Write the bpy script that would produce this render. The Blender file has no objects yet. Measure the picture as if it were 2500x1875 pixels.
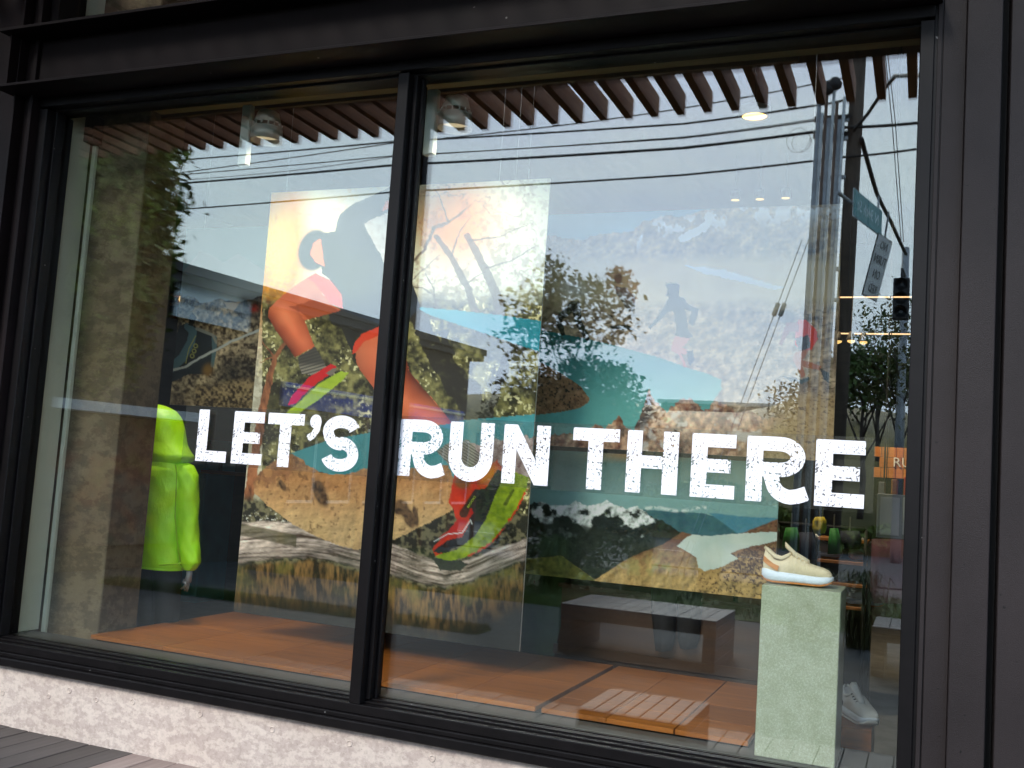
import bpy, bmesh, math, random
import numpy as np
from mathutils import Vector, Matrix

S = bpy.context.scene
COL = S.collection
rad = math.radians

# ------------------------------------------------------------------ camera
CAM = Vector((0.0, -4.2, 1.55))
FPX, YAW, PITCH, ROLL = 2455.8, 0.392747, 0.087738, 0.067799      # focal length in pixels of a 2500 px wide frame
_f = Vector((-math.sin(YAW)*math.cos(PITCH), math.cos(YAW)*math.cos(PITCH), math.sin(PITCH)))
_r = Vector((math.cos(YAW), math.sin(YAW), 0.0)); _u = _r.cross(_f)
RGT = math.cos(ROLL)*_r + math.sin(ROLL)*_u
UPV = -math.sin(ROLL)*_r + math.cos(ROLL)*_u
FWD = _f
cd = bpy.data.cameras.new('camera'); cam = bpy.data.objects.new('camera', cd); COL.objects.link(cam)
cd.sensor_width = 36.0; cd.lens = FPX/2500*36.0; cd.clip_start = 0.05; cd.clip_end = 2000
m3 = Matrix((RGT, UPV, -FWD)).transposed()
cam.matrix_world = Matrix.Translation(CAM) @ m3.to_4x4()
S.camera = cam

# ------------------------------------------------------------------ world, sun, exposure
w = bpy.data.worlds.new('World'); S.world = w; w.use_nodes = True
nt = w.node_tree; nt.nodes.clear()
SUN_EL, SUN_ROT = rad(35), rad(196)
sky = nt.nodes.new('ShaderNodeTexSky'); sky.sky_type = 'NISHITA'; sky.sun_disc = False
sky.sun_elevation = SUN_EL; sky.sun_rotation = SUN_ROT; sky.air_density = 1.2; sky.dust_density = 2.0
tc = nt.nodes.new('ShaderNodeTexCoord')
mp = nt.nodes.new('ShaderNodeMapping'); mp.inputs['Scale'].default_value = (1.0, 1.0, 2.6)
nz = nt.nodes.new('ShaderNodeTexNoise'); nz.inputs['Scale'].default_value = 2.1; nz.inputs['Detail'].default_value = 5; nz.inputs['Roughness'].default_value = 0.55
rp = nt.nodes.new('ShaderNodeValToRGB')
rp.color_ramp.elements[0].position = 0.30; rp.color_ramp.elements[0].color = (3.7, 5.4, 9.2, 1)
rp.color_ramp.elements[1].position = 0.68; rp.color_ramp.elements[1].color = (6.6, 8.1, 9.0, 1)
e = rp.color_ramp.elements.new(0.48); e.color = (5.1, 6.6, 8.9, 1)
mix = nt.nodes.new('ShaderNodeMix'); mix.data_type = 'RGBA'; mix.inputs[0].default_value = 0.82
bg = nt.nodes.new('ShaderNodeBackground'); bg.inputs['Strength'].default_value = 0.15
out = nt.nodes.new('ShaderNodeOutputWorld')
nt.links.new(tc.outputs['Generated'], mp.inputs['Vector']); nt.links.new(mp.outputs[0], nz.inputs['Vector'])
nt.links.new(nz.outputs['Fac'], rp.inputs['Fac'])
nt.links.new(sky.outputs[0], mix.inputs[6]); nt.links.new(rp.outputs[0], mix.inputs[7])
nt.links.new(mix.outputs[2], bg.inputs['Color']); nt.links.new(bg.outputs[0], out.inputs['Surface'])
sl = bpy.data.lights.new('sun', 'SUN'); sl.energy = 1.35; sl.angle = rad(16); sl.color = (1.0, 0.95, 0.88)
so = bpy.data.objects.new('sun', sl); COL.objects.link(so)
sdir = Vector((math.sin(SUN_ROT)*math.cos(SUN_EL), math.cos(SUN_ROT)*math.cos(SUN_EL), math.sin(SUN_EL)))
so.rotation_euler = sdir.to_track_quat('Z', 'Y').to_euler(); so.location = (0, -12, 14)
S.view_settings.view_transform = 'Standard'; S.view_settings.look = 'None'
S.view_settings.exposure = 1.22; S.view_settings.gamma = 1.0
S.cycles.use_denoising = True
S.cycles.max_bounces = 8; S.cycles.diffuse_bounces = 3; S.cycles.glossy_bounces = 5
S.cycles.transmission_bounces = 6; S.cycles.transparent_max_bounces = 24
S.cycles.caustics_reflective = False; S.cycles.caustics_refractive = False
S.cycles.sample_clamp_indirect = 4.0

# ------------------------------------------------------------------ helpers
GLASS_Y = 0.137                       # mirror plane of the shop window
def U(u, v, y=None, z=None, x=None):
    """Point seen at photo pixel (u,v) that lies on a plane of constant y, z or x."""
    d = FWD*FPX + RGT*(u-1250) - UPV*(v-937.5)
    if y is not None: t = (y-CAM.y)/d.y
    elif z is not None: t = (z-CAM.z)/d.z
    else: t = (x-CAM.x)/d.x
    return CAM + d*t
def R(u, v, y=None, z=None):
    """Place in the street whose mirror image in the window is seen at (u,v); y = distance behind the mirror plane."""
    p = U(u, v, y=None if y is None else y, z=z)
    return Vector((p.x, 2*GLASS_Y-p.y, p.z))

def tag(o, label=None, cat=None, group=None, kind=None):
    if label: o['label'] = label
    if cat: o['category'] = cat
    if group: o['group'] = group
    if kind: o['kind'] = kind
    return o
def empty(name, loc=(0, 0, 0), rz=0.0, label=None, cat=None, group=None, parent=None):
    o = bpy.data.objects.new(name, None); COL.objects.link(o); o.location = loc; o.rotation_euler.z = rz
    o.empty_display_size = 0.1
    if parent: o.parent = parent
    return tag(o, label, cat, group)

class MB:
    def __init__(s): s.v = []; s.f = []
    def add(s, vs, fs):
        n = len(s.v); s.v += [tuple(p) for p in vs]; s.f += [tuple(i+n for i in f) for f in fs]; return s
    def box(s, a, b, M=None):
        x0, y0, z0 = a; x1, y1, z1 = b
        vs = [Vector(p) for p in ((x0,y0,z0),(x1,y0,z0),(x1,y1,z0),(x0,y1,z0),(x0,y0,z1),(x1,y0,z1),(x1,y1,z1),(x0,y1,z1))]
        if M is not None: vs = [M @ p for p in vs]
        return s.add(vs, [(0,3,2,1),(4,5,6,7),(0,1,5,4),(1,2,6,5),(2,3,7,6),(3,0,4,7)])
    def bbox(s, a, b, bev=0.005):
        """box with chamfered vertical and horizontal edges"""
        bm = bmesh.new(); bmesh.ops.create_cube(bm, size=1.0)
        for p in bm.verts:
            p.co = Vector([(a[i]+b[i])/2 + p.co[i]*(b[i]-a[i]) for i in range(3)])
        bmesh.ops.bevel(bm, geom=bm.edges[:], offset=bev, segments=1, affect='EDGES')
        bm.verts.index_update(); s.add([p.co.copy() for p in bm.verts], [[q.index for q in f.verts] for f in bm.faces]); bm.free(); return s
    def tube(s, pts, r, n=8, caps=True):
        pts = [Vector(p) for p in pts]; N = len(pts)
        rs = r if isinstance(r, (list, tuple)) else [r]*N
        rings = []; ref = None
        for i, p in enumerate(pts):
            t = (pts[min(i+1, N-1)]-pts[max(i-1, 0)]).normalized()
            if ref is None: ref = Vector((0, 0, 1)) if abs(t.z) < 0.9 else Vector((1, 0, 0))
            a = t.cross(ref).normalized(); b = a.cross(t).normalized(); ref = b
            rings.append([p + rs[i]*(math.cos(2*math.pi*k/n)*a + math.sin(2*math.pi*k/n)*b) for k in range(n)])
        return s.loft(rings, caps)
    def loft(s, rings, caps=True, closed=True):
        n = len(rings[0]); vs = [p for r in rings for p in r]; fs = []
        for i in range(len(rings)-1):
            for k in range(n if closed else n-1):
                a = i*n+k; b = i*n+(k+1) % n; fs.append((a, b, b+n, a+n))
        if caps: fs.append(tuple(range(n-1, -1, -1))); fs.append(tuple((len(rings)-1)*n+k for k in range(n)))
        return s.add(vs, fs)
    def lathe(s, c, prof, n=20, axis='z', caps=True):
        rings = []
        for r, h in prof:
            ring = []
            for k in range(n):
                a = 2*math.pi*k/n
                if axis == 'z': q = Vector((r*math.cos(a), r*math.sin(a), h))
                elif axis == 'y': q = Vector((r*math.cos(a), h, r*math.sin(a)))
                else: q = Vector((h, r*math.cos(a), r*math.sin(a)))
                ring.append(Vector(c)+q)
            rings.append(ring)
        return s.loft(rings, caps)
    def prism(s, pts2, y0, y1, M=None):
        """outline in (x,z) with thickness along y"""
        n = len(pts2); a = [Vector((p[0], y0, p[1])) for p in pts2]; b = [Vector((p[0], y1, p[1])) for p in pts2]
        vs = a+b
        if M is not None: vs = [M @ p for p in vs]
        fs = [tuple(range(n)), tuple(range(2*n-1, n-1, -1))] + [(i, i+n, (i+1) % n+n, (i+1) % n) for i in range(n)]
        return s.add(vs, fs)
    def mesh(s, name):
        me = bpy.data.meshes.new(name); me.from_pydata(s.v, [], s.f); me.update(); return me
    def build(s, name, mat, parent=None, smooth=False, fix=True, label=None, cat=None, group=None, kind=None):
        me = s.mesh(name)
        if fix:
            bm = bmesh.new(); bm.from_mesh(me); bmesh.ops.recalc_face_normals(bm, faces=bm.faces[:]); bm.to_mesh(me); bm.free()
        if mat: me.materials.append(mat)
        if smooth:
            for p in me.polygons: p.use_smooth = True
        return link(name, me, parent, label, cat, group, kind)
def link(name, me, parent=None, label=None, cat=None, group=None, kind=None):
    o = bpy.data.objects.new(name, me); COL.objects.link(o)
    if parent: o.parent = parent
    return tag(o, label, cat, group, kind)
def copy_tree(o, parent=None):
    c = o.copy(); COL.objects.link(c); c.parent = parent
    for ch in o.children: copy_tree(ch, c)
    return c

# ------------------------------------------------------------------ materials
MATS = {}
def newmat(name):
    m = bpy.data.materials.new(name); m.use_nodes = True; MATS[name] = m
    return m, m.node_tree, m.node_tree.nodes['Principled BSDF']
def noise(t, scale, detail=4, rough=0.55, coord='Object', vec=None, stretch=None):
    c = t.nodes.new('ShaderNodeTexCoord'); src = c.outputs[coord]
    if stretch:
        mpn = t.nodes.new('ShaderNodeMapping'); mpn.inputs['Scale'].default_value = stretch
        t.links.new(src, mpn.inputs['Vector']); src = mpn.outputs[0]
    n = t.nodes.new('ShaderNodeTexNoise'); n.inputs['Scale'].default_value = scale
    n.inputs['Detail'].default_value = detail; n.inputs['Roughness'].default_value = rough
    t.links.new(src, n.inputs['Vector']); return n
def ramp(t, src, stops):
    r = t.nodes.new('ShaderNodeValToRGB'); el = r.color_ramp.elements
    while len(el) < len(stops): el.new(0.5)
    for e_, (p, c) in zip(el, stops): e_.position = p; e_.color = (*c, 1)
    t.links.new(src, r.inputs['Fac']); return r
def mat(name, col, rough=0.6, metal=0.0, var=0.18, scale=6.0, detail=5, bump=0.0, bscale=None, spec=0.5, stretch=None, coord='Object', emit=None, estr=0.0, sheen=0.0):
    m, t, b = newmat(name)
    n = noise(t, scale, detail, coord=coord, stretch=stretch)
    lo = tuple(c*(1-var) for c in col); hi = tuple(min(1, c*(1+var)) for c in col)
    r = ramp(t, n.outputs['Fac'], [(0.3, lo), (0.7, hi)])
    t.links.new(r.outputs[0], b.inputs['Base Color'])
    b.inputs['Roughness'].default_value = rough; b.inputs['Metallic'].default_value = metal
    b.inputs['Specular IOR Level'].default_value = spec
    if bump:
        n2 = noise(t, bscale or scale*6, 4, coord=coord, stretch=stretch); bp = t.nodes.new('ShaderNodeBump'); bp.inputs['Strength'].default_value = bump; bp.inputs['Distance'].default_value = 0.01
        t.links.new(n2.outputs['Fac'], bp.inputs['Height']); t.links.new(bp.outputs[0], b.inputs['Normal'])
    if emit:
        b.inputs['Emission Color'].default_value = (*emit, 1); b.inputs['Emission Strength'].default_value = estr
    return m

FRAME = mat('bronze_frame', (0.0032, 0.0024, 0.0026), 0.45, 0.0, 0.35, 9, bump=0.05, bscale=300, spec=0.18)
BEAM = mat('painted_steel', (0.0056, 0.0030, 0.0032), 0.55, 0.0, 0.4, 3, bump=0.08, bscale=220, spec=0.15)
PLATE = mat('steel_plate', (0.0180, 0.0136, 0.0134), 0.55, 0.0, 0.25, 2.0, bump=0.15, bscale=260, spec=0.2)
BLACK = mat('black_recess', (0.004, 0.004, 0.004), 0.7, var=0.1)
# concrete base with pale and pinkish grey patches
def concrete(name, a, b_, c_, sc=5.0, bump=0.25, st=(0.7, 1, 1.25), lo=0.47, hi=0.53):
    m, t, b = newmat(name)
    n1 = noise(t, sc*3.2, 9, 0.72, stretch=st); n2 = noise(t, sc*0.5, 4, 0.5); n3 = noise(t, sc*24, 2); n4 = noise(t, sc*9, 6, 0.7)
    r1 = ramp(t, n1.outputs['Fac'], [(lo, a), (hi, b_), (hi+0.08, b_), (hi+0.16, a)])
    r2 = ramp(t, n2.outputs['Fac'], [(0.35, c_), (0.62, (1, 1, 1))])
    r4 = ramp(t, n4.outputs['Fac'], [(0.35, (0.82, 0.81, 0.80)), (0.55, (1.04, 1.04, 1.04))])
    r3 = ramp(t, n3.outputs['Fac'], [(0.24, (0.30, 0.28, 0.26)), (0.29, (1, 1, 1))])
    src = r1.outputs[0]
    for r, f in ((r2, 0.85), (r4, 0.9), (r3, 0.75)):
        mx = t.nodes.new('ShaderNodeMix'); mx.data_type = 'RGBA'; mx.blend_type = 'MULTIPLY'; mx.inputs[0].default_value = f
        t.links.new(src, mx.inputs[6]); t.links.new(r.outputs[0], mx.inputs[7]); src = mx.outputs[2]
    t.links.new(src, b.inputs['Base Color']); b.inputs['Roughness'].default_value = 0.85
    bp = t.nodes.new('ShaderNodeBump'); bp.inputs['Strength'].default_value = bump; bp.inputs['Distance'].default_value = 0.01
    t.links.new(n1.outputs['Fac'], bp.inputs['Height']); t.links.new(bp.outputs[0], b.inputs['Normal'])
    return m
CONC = concrete('board_formed_concrete', (0.56, 0.475, 0.405), (0.45, 0.37, 0.32), (0.90, 0.88, 0.87), 5.0, 0.12)
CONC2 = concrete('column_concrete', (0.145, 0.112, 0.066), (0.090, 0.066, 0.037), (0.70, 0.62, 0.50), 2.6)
CREAM = mat('cream_plaster', (0.55, 0.54, 0.42), 0.8, var=0.05, bump=0.05)
def specks(m, col, sc, thr):
    """small pale dust specks and scratches on a dark painted face"""
    t = m.node_tree; b = t.nodes['Principled BSDF']; lk = b.inputs['Base Color'].links[0]; src = lk.from_socket
    n = noise(t, sc, 1, 0.4); r = ramp(t, n.outputs['Fac'], [(thr, (0, 0, 0)), (thr+0.015, (1, 1, 1))])
    mx = t.nodes.new('ShaderNodeMix'); mx.data_type = 'RGBA'; mx.inputs[7].default_value = (*col, 1)
    t.links.new(r.outputs[0], mx.inputs[0]); t.links.new(src, mx.inputs[6]); t.links.new(mx.outputs[2], b.inputs['Base Color'])
specks(PLATE, (0.006, 0.005, 0.005), 42, 0.775); specks(FRAME, (0.25, 0.24, 0.23), 36, 0.80); specks(BEAM, (0.14, 0.13, 0.12), 30, 0.80)
# glass: clear panes, Schlick reflection that is the same from both sides
def glass(name, f0, tint):
    m = bpy.data.materials.new(name); m.use_nodes = True; t = m.node_tree; t.nodes.clear(); MATS[name] = m
    g = t.nodes.new('ShaderNodeNewGeometry'); d = t.nodes.new('ShaderNodeVectorMath'); d.operation = 'DOT_PRODUCT'
    t.links.new(g.outputs['Normal'], d.inputs[0]); t.links.new(g.outputs['Incoming'], d.inputs[1])
    def M_(op, a, b=None):
        n = t.nodes.new('ShaderNodeMath'); n.operation = op
        for i, q in enumerate((a, b)):
            if q is None: continue
            if isinstance(q, (int, float)): n.inputs[i].default_value = q
            else: t.links.new(q, n.inputs[i])
        return n.outputs[0]
    k = M_('POWER', M_('SUBTRACT', 1.0, M_('ABSOLUTE', d.outputs['Value'])), 5.0)
    F = M_('ADD', f0, M_('MULTIPLY', k, 1-f0))
    tr = t.nodes.new('ShaderNodeBsdfTransparent'); tr.inputs['Color'].default_value = (*tint, 1)
    gl = t.nodes.new('ShaderNodeBsdfGlossy'); gl.inputs['Roughness'].default_value = 0.0; gl.inputs['Color'].default_value = (0.96, 1.0, 1.0, 1)
    mx = t.nodes.new('ShaderNodeMixShader'); o = t.nodes.new('ShaderNodeOutputMaterial')
    t.links.new(F, mx.inputs['Fac']); t.links.new(tr.outputs[0], mx.inputs[1]); t.links.new(gl.outputs[0], mx.inputs[2]); t.links.new(mx.outputs[0], o.inputs['Surface'])
    return m
GLASS = glass('window_glass', 0.052, (0.985, 0.995, 0.985))
# ------------------------------------------------------------------ shop front
X0, X1, XM0, XM1 = -4.775, -0.066, -2.457, -2.398
Z0, Z1 = 0.440, 3.487
shop = empty('shop_front', (0, 0, 0), label='dark bronze steel shop front with a two pane display window above a pale concrete base', cat='shop front')
MB().bbox((-13, -0.006, -0.3), (0.105, 0.30, 0.318), 0.004).build('concrete_base', CONC, shop)
k = 0
for i in range(10):                                   # form tie dimples along the concrete
    x = -4.15 + i*0.43
    MB().lathe((x, -0.0065, 0.245+0.004*(i % 3)), [(0.016, 0.004), (0.016, -0.001), (0.012, -0.0035), (0.011, 0.002)], 14, 'y').build('tie_hole', CONC, shop, True)
for i in range(3):
    MB().lathe((-4.62+i*0.33, -0.0065, 0.165+0.03*i), [(0.014, 0.004), (0.014, -0.001), (0.010, -0.003), (0.009, 0.002)], 14, 'y').build('tie_hole', CONC, shop, True)
# window frame
wf = empty('window_frame', parent=shop)
MB().bbox((-5.2, -0.050, 0.3185), (0.016, 0.14, 0.362), 0.004).build('sill', FRAME, wf)
MB().bbox((-5.2, -0.022, 0.3625), (0.014, 0.14, 0.384), 0.003).build('sill_step', FRAME, wf)
MB().bbox((-4.84, 0.0, 0.3845), (-0.012, 0.20, Z0-0.012), 0.003).build('bottom_rail', FRAME, wf)
MB().bbox((X0, 0.045, Z0-0.0115), (X1, 0.10, Z0-0.002), 0.002).build('glazing_bead', FRAME, wf)
MB().bbox((X0, 0.075, Z0-0.0015), (X1, 0.122, Z0+0.006), 0.002).build('glazing_bead', FRAME, wf)
MB().bbox((-4.84, 0.0, Z1), (-0.012, 0.20, 3.538), 0.003).build('top_rail', FRAME, wf)
MB().bbox((X0, 0.055, Z1-0.012), (X1, 0.12, Z1-0.0005), 0.002).build('glazing_bead', FRAME, wf)
MB().bbox((XM0, 0.0, Z0-0.011), (XM1, 0.20, Z1-0.0125), 0.003).build('mullion', FRAME, wf)
for x0, x1 in ((XM0-0.018, XM0-0.0005), (XM1+0.0005, XM1+0.022)):
    MB().bbox((x0, 0.050, Z0+0.0065), (x1, 0.122, Z1-0.0125), 0.002).build('glazing_bead', FRAME, wf)
MB().bbox((XM1+0.0225, 0.090, Z0+0.0065), (XM1+0.036, 0.122, Z1-0.0125), 0.002).build('glazing_bead', FRAME, wf)
MB().bbox((-4.84, 0.0, Z0-0.011), (X0-0.004, 0.20, Z1-0.0125), 0.003).build('jamb', FRAME, wf)
MB().bbox((X0-0.0035, 0.06, Z0+0.0065), (X0+0.012, 0.122, Z1-0.0125), 0.002).build('glazing_bead', FRAME, wf)
MB().bbox((X1, 0.0, Z0-0.011), (-0.012, 0.20, Z1-0.0125), 0.003).build('jamb', FRAME, wf)
for x0, x1 in ((X0, XM0+0.02), (XM1-0.02, X1)):
    p = empty('glazed_unit', parent=shop)
    for y in (GLASS_Y-0.005, GLASS_Y+0.017):
        MB().box((x0-0.01, y, Z0-0.01), (x1+0.01, y+0.006, Z1+0.01)).build('glass_pane', GLASS, p)
    MB().box((x0-0.01, GLASS_Y+0.0015, Z0-0.011), (x1+0.01, GLASS_Y+0.0165, Z0+0.004)).build('spacer_bar', FRAME, p)
# header beam (a steel channel with flanges) and clerestory above
hb = empty('header_beam', parent=shop)
MB().bbox((-4.99, -0.204, 3.5405), (0.014, 0.14, 3.556), 0.002).build('lower_flange', BEAM, hb)
MB().box((-4.985, -0.03, 3.5565), (0.013, 0.13, 3.872)).build('web', BEAM, hb)
MB().bbox((-4.99, -0.204, 3.8725), (0.014, 0.14, 3.890), 0.002).build('upper_flange', BEAM, hb)
MB().box((-4.96, -0.150, 3.5565), (-4.948, -0.031, 3.872)).build('stiffener', BEAM, hb)
cl = empty('clerestory', parent=shop)
MB().bbox((-4.84, 0.0, 3.8905), (-0.012, 0.20, 3.93), 0.003).build('rail', FRAME, cl)
MB().bbox((-4.84, 0.0, 3.9305), (-4.775, 0.20, 4.70), 0.003).build('jamb', FRAME, cl)
MB().bbox((-2.457, 0.0, 3.9305), (-2.398, 0.20, 4.70), 0.003).build('mullion', FRAME, cl)
MB().box((-4.7745, GLASS_Y, 3.925), (-2.4575, GLASS_Y+0.006, 4.71)).build('glass_pane', GLASS, cl)
MB().box((-2.3975, GLASS_Y, 3.925), (-0.06, GLASS_Y+0.006, 4.71)).build('glass_pane', GLASS, cl)
MB().bbox((-13, -0.02, 4.705), (6, 0.25, 5.3), 0.01).build('upper_fascia', BEAM, shop)
# right hand steel plates
MB().box((-0.0115, 0.012, 0.3845), (0.0195, 0.20, 5.2)).build('edge_channel', FRAME, shop)
MB().bbox((0.0, 0.004, 0.3845), (0.0155, 0.011, 3.5395), 0.001).build('edge_trim', PLATE, shop)
MB().bbox((0.020, 0.008, -0.3), (0.1045, 0.2, 4.70), 0.002).build('steel_plate', PLATE, shop)
MB().bbox((0.1055, -0.030, -0.3), (0.232, 0.2, 4.70), 0.003).build('steel_plate', PLATE, shop)
MB().box((0.2325, 0.12, -0.3), (0.262, 0.2, 4.70)).build('joint_recess', BLACK, shop)
MB().bbox((0.2625, -0.030, -0.3), (1.6, 0.2, 4.70), 0.003).build('steel_plate', PLATE, shop)
MB().bbox((1.62, -0.030, -0.3), (6.0, 0.2, 4.70), 0.003).build('steel_plate', PLATE, shop)
# left hand steel column
lc = empty('steel_column', parent=shop)
MB().bbox((-4.868, -0.055, 0.3625), (-4.8405, 0.2, 4.70), 0.002).build('flange', BEAM, lc)
MB().bbox((-4.940, -0.020, 0.3625), (-4.8685, 0.2, 4.70), 0.002).build('web', BEAM, lc)
MB().bbox((-4.952, -0.090, 0.3625), (-4.9405, 0.2, 4.70), 0.002).build('flange', BEAM, lc)
MB().bbox((-4.990, -0.045, 0.3625), (-4.9525, 0.2, 4.70), 0.002).build('flange', BEAM, lc)
MB().bbox((-13, -0.030, 0.3625), (-4.9905, 0.2, 4.70), 0.004).build('steel_plate', BEAM, shop)

# ------------------------------------------------------------------ interior shell
DARKWALL = mat('dark_wood_wall', (0.032, 0.018, 0.010), 0.65, var=0.4, scale=1.5, stretch=(1, 1, 9))
FLOORM = concrete('shop_floor_concrete', (0.085, 0.085, 0.08), (0.065, 0.065, 0.06), (0.8, 0.8, 0.8), 1.5, 0.05)
CEILM = mat('ceiling_boards', (0.10, 0.055, 0.030), 0.7, var=0.4, scale=2, stretch=(9, 1, 1))
FL = 0.02
MB().box((-9, 0.30, FL-0.2), (3, 9, FL)).build('floor', FLOORM, kind='structure')
MB().box((-9, 8.9, FL), (3, 9.1, 4.8)).build('wall_back', DARKWALL, kind='structure')
MB().box((-9.2, 0.30, FL), (-9, 9, 4.8)).build('wall_left', DARKWALL, kind='structure')
MB().box((3, 0.30, FL), (3.2, 9, 4.8)).build('wall_right', DARKWALL, kind='structure')
MB().box((-9.2, 0.26, 4.705), (3.2, 9.1, 4.85)).build('ceiling', CEILM, kind='structure')
MB().box((-9.2, 0.2005, -0.2), (-4.81, 0.30, 4.70)).build('wall_front_left', CREAM, kind='structure')
MB().box((0.02, 0.2005, -0.2), (3.2, 0.30, 4.70)).build('wall_front_right', CREAM, kind='structure')
MB().box((-4.81, 0.2005, -0.2), (0.02, 0.30, 0.4275)).build('wall_under_window', BLACK, kind='structure')
# cream return beside the window, concrete column, bulkhead
MB().bbox((-4.96, 0.2005, 0.445), (-4.795, 0.36, 4.70), 0.003).build('window_return', CREAM, kind='structure')
pil = empty('concrete_column', (-4.6, 0.4, FL), label='rough board marked concrete column at the left end of the display window', cat='column')
def loc(o, p): return o
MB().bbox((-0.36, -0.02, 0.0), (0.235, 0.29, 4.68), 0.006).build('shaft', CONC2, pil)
MB().bbox((-0.175, -0.045, 0.0), (-0.145, -0.0205, 3.35), 0.003).build('conduit_cover', CREAM, pil)
MB().bbox((-0.20, -0.10, 3.36), (-0.12, -0.0205, 3.52), 0.004).build('junction_box', mat('brown_box', (0.03, 0.018, 0.012), 0.5), pil)
BULK = mat('olive_bulkhead', (0.20, 0.17, 0.09), 0.7, var=0.1)
bh = empty('bulkhead', label='olive painted bulkhead with blind tracks above the display window', cat='bulkhead')
MB().bbox((-4.79, 0.215, 3.575), (-0.01, 0.47, 3.90), 0.004).build('casing', BULK, bh)
MB().bbox((-4.79, 0.4705, 3.556), (-0.6, 0.50, 3.90), 0.003).build('valance', mat('walnut_valance', (0.10, 0.06, 0.035), 0.55), bh)
MB().bbox((-3.60, 0.245, 3.548), (-2.55, 0.285, 3.5745), 0.002).build('blind_track', mat('track_brown', (0.06, 0.045, 0.03), 0.4), bh)
MB().bbox((-2.30, 0.245, 3.548), (-1.95, 0.285, 3.5745), 0.002).build('blind_track', MATS['track_brown'], bh)
# ledge behind the glass
LEDGE = mat('ledge_grey', (0.055, 0.055, 0.05), 0.45, var=0.3, scale=3)
MB().box((-4.79, 0.3005, 0.05), (0.02, 0.318, 0.4445)).build('window_ledge_riser', LEDGE, kind='structure')
MB().box((-4.79, 0.162, 0.4285), (0.02, 0.3005, 0.4440)).build('window_ledge', LEDGE, kind='structure')
MB().box((-0.66, 0.318, FL), (0.02, 0.60, 0.4440)).build('plinth_step', LEDGE, kind='structure')

# ------------------------------------------------------------------ display platform of orange brown boards
def wood(name, a, b_, rough=0.4, sc=1.0, st=(0.7, 9, 9)):
    m, t, b = newmat(name)
    n = noise(t, 3.2*sc, 8, 0.65, stretch=st); n2 = noise(t, 0.8*sc, 3, 0.5)
    oi = t.nodes.new('ShaderNodeObjectInfo')
    r = ramp(t, n.outputs['Fac'], [(0.30, a), (0.68, b_)])
    r2 = ramp(t, n2.outputs['Fac'], [(0.3, (0.72, 0.70, 0.68)), (0.7, (1.1, 1.1, 1.1))])
    r3 = ramp(t, oi.outputs['Random'], [(0.0, (0.78, 0.76, 0.74)), (1.0, (1.1, 1.1, 1.1))])
    m1 = t.nodes.new('ShaderNodeMix'); m1.data_type = 'RGBA'; m1.blend_type = 'MULTIPLY'; m1.inputs[0].default_value = 1
    m2 = t.nodes.new('ShaderNodeMix'); m2.data_type = 'RGBA'; m2.blend_type = 'MULTIPLY'; m2.inputs[0].default_value = 1
    t.links.new(r.outputs[0], m1.inputs[6]); t.links.new(r2.outputs[0], m1.inputs[7])
    t.links.new(m1.outputs[2], m2.inputs[6]); t.links.new(r3.outputs[0], m2.inputs[7])
    t.links.new(m2.outputs[2], b.inputs['Base Color']); b.inputs['Roughness'].default_value = rough
    bp = t.nodes.new('ShaderNodeBump'); bp.inputs['Strength'].default_value = 0.15; bp.inputs['Distance'].default_value = 0.004
    t.links.new(n.outputs['Fac'], bp.inputs['Height']); t.links.new(bp.outputs[0], b.inputs['Normal'])
    return m
PLAT = wood('orange_brown_boards', (0.23, 0.068, 0.009), (0.42, 0.135, 0.017), 0.38)
plat = empty('display_platform', (-2.5, 0.32, FL), label='low orange brown plywood display platform behind the window', cat='platform')
TOPZ = 0.472-FL
xs = [-4.36, -3.84, -3.30, -2.88, -2.46, -2.05, -1.645]
for i in range(6):
    for j, (ya, yb) in enumerate(((0.0, 0.62), (0.62, 1.29))):
        MB().bbox((xs[i]+2.5+0.001, ya+0.001, TOPZ-0.022), (xs[i+1]+2.5-0.001, yb-0.001, TOPZ), 0.0012).build('panel', PLAT, plat)
for xa, xb in ((-1.615, -1.30), (-1.30, -0.99), (-0.985, -0.665)):
    for j, (ya, yb) in enumerate(((0.0, 0.288), (0.29, 0.62), (0.62, 1.29))):
        MB().bbox((xa+2.5+0.001, ya+0.001, TOPZ-0.022), (xb+2.5-0.001, yb-0.001, TOPZ), 0.0012).build('panel', PLAT, plat)
MB().box((-4.33+2.5, 0.02, 0.001), (-0.68+2.5, 1.27, TOPZ-0.0225)).build('frame', BLACK, plat)
# brown box bench behind the posters
BOXM = wood('umber_panel', (0.050, 0.022, 0.006), (0.090, 0.038, 0.011), 0.5)
bx = empty('brown_display_box', (-1.5, 1.95, FL), label='brown plywood display box standing behind the platform under the mountain poster', cat='display box')
MB().bbox((-0.68, -0.26, 0.0), (0.72, 0.30, 0.86), 0.003).build('carcass', BOXM, bx)
MB().bbox((-0.70, -0.28, 0.8605), (0.74, 0.32, 0.885), 0.003).build('top', BOXM, bx)
MB().bbox((-0.67, -0.272, 0.46), (0.71, -0.2605, 0.52), 0.002).build('kick_strip', BOXM, bx)

# ------------------------------------------------------------------ plinth and running shoe
PLINTHM = concrete('pale_green_terrazzo', (0.37, 0.395, 0.285), (0.46, 0.49, 0.38), (0.84, 0.86, 0.8), 34.0, 0.03, (1, 1, 1), 0.49, 0.57)
pt_, pb_ = PLINTHM.node_tree, PLINTHM.node_tree.nodes['Principled BSDF']; pb_.inputs['Roughness'].default_value = 0.35
pl = empty('plinth', (-0.462, 0.375, 0.4445), label='pale green speckled stone plinth carrying the cream running shoe', cat='plinth')
MB().bbox((-0.160, -0.165, 0.0), (0.160, 0.165, 0.706), 0.003).build('block', PLINTHM, pl)

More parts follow.
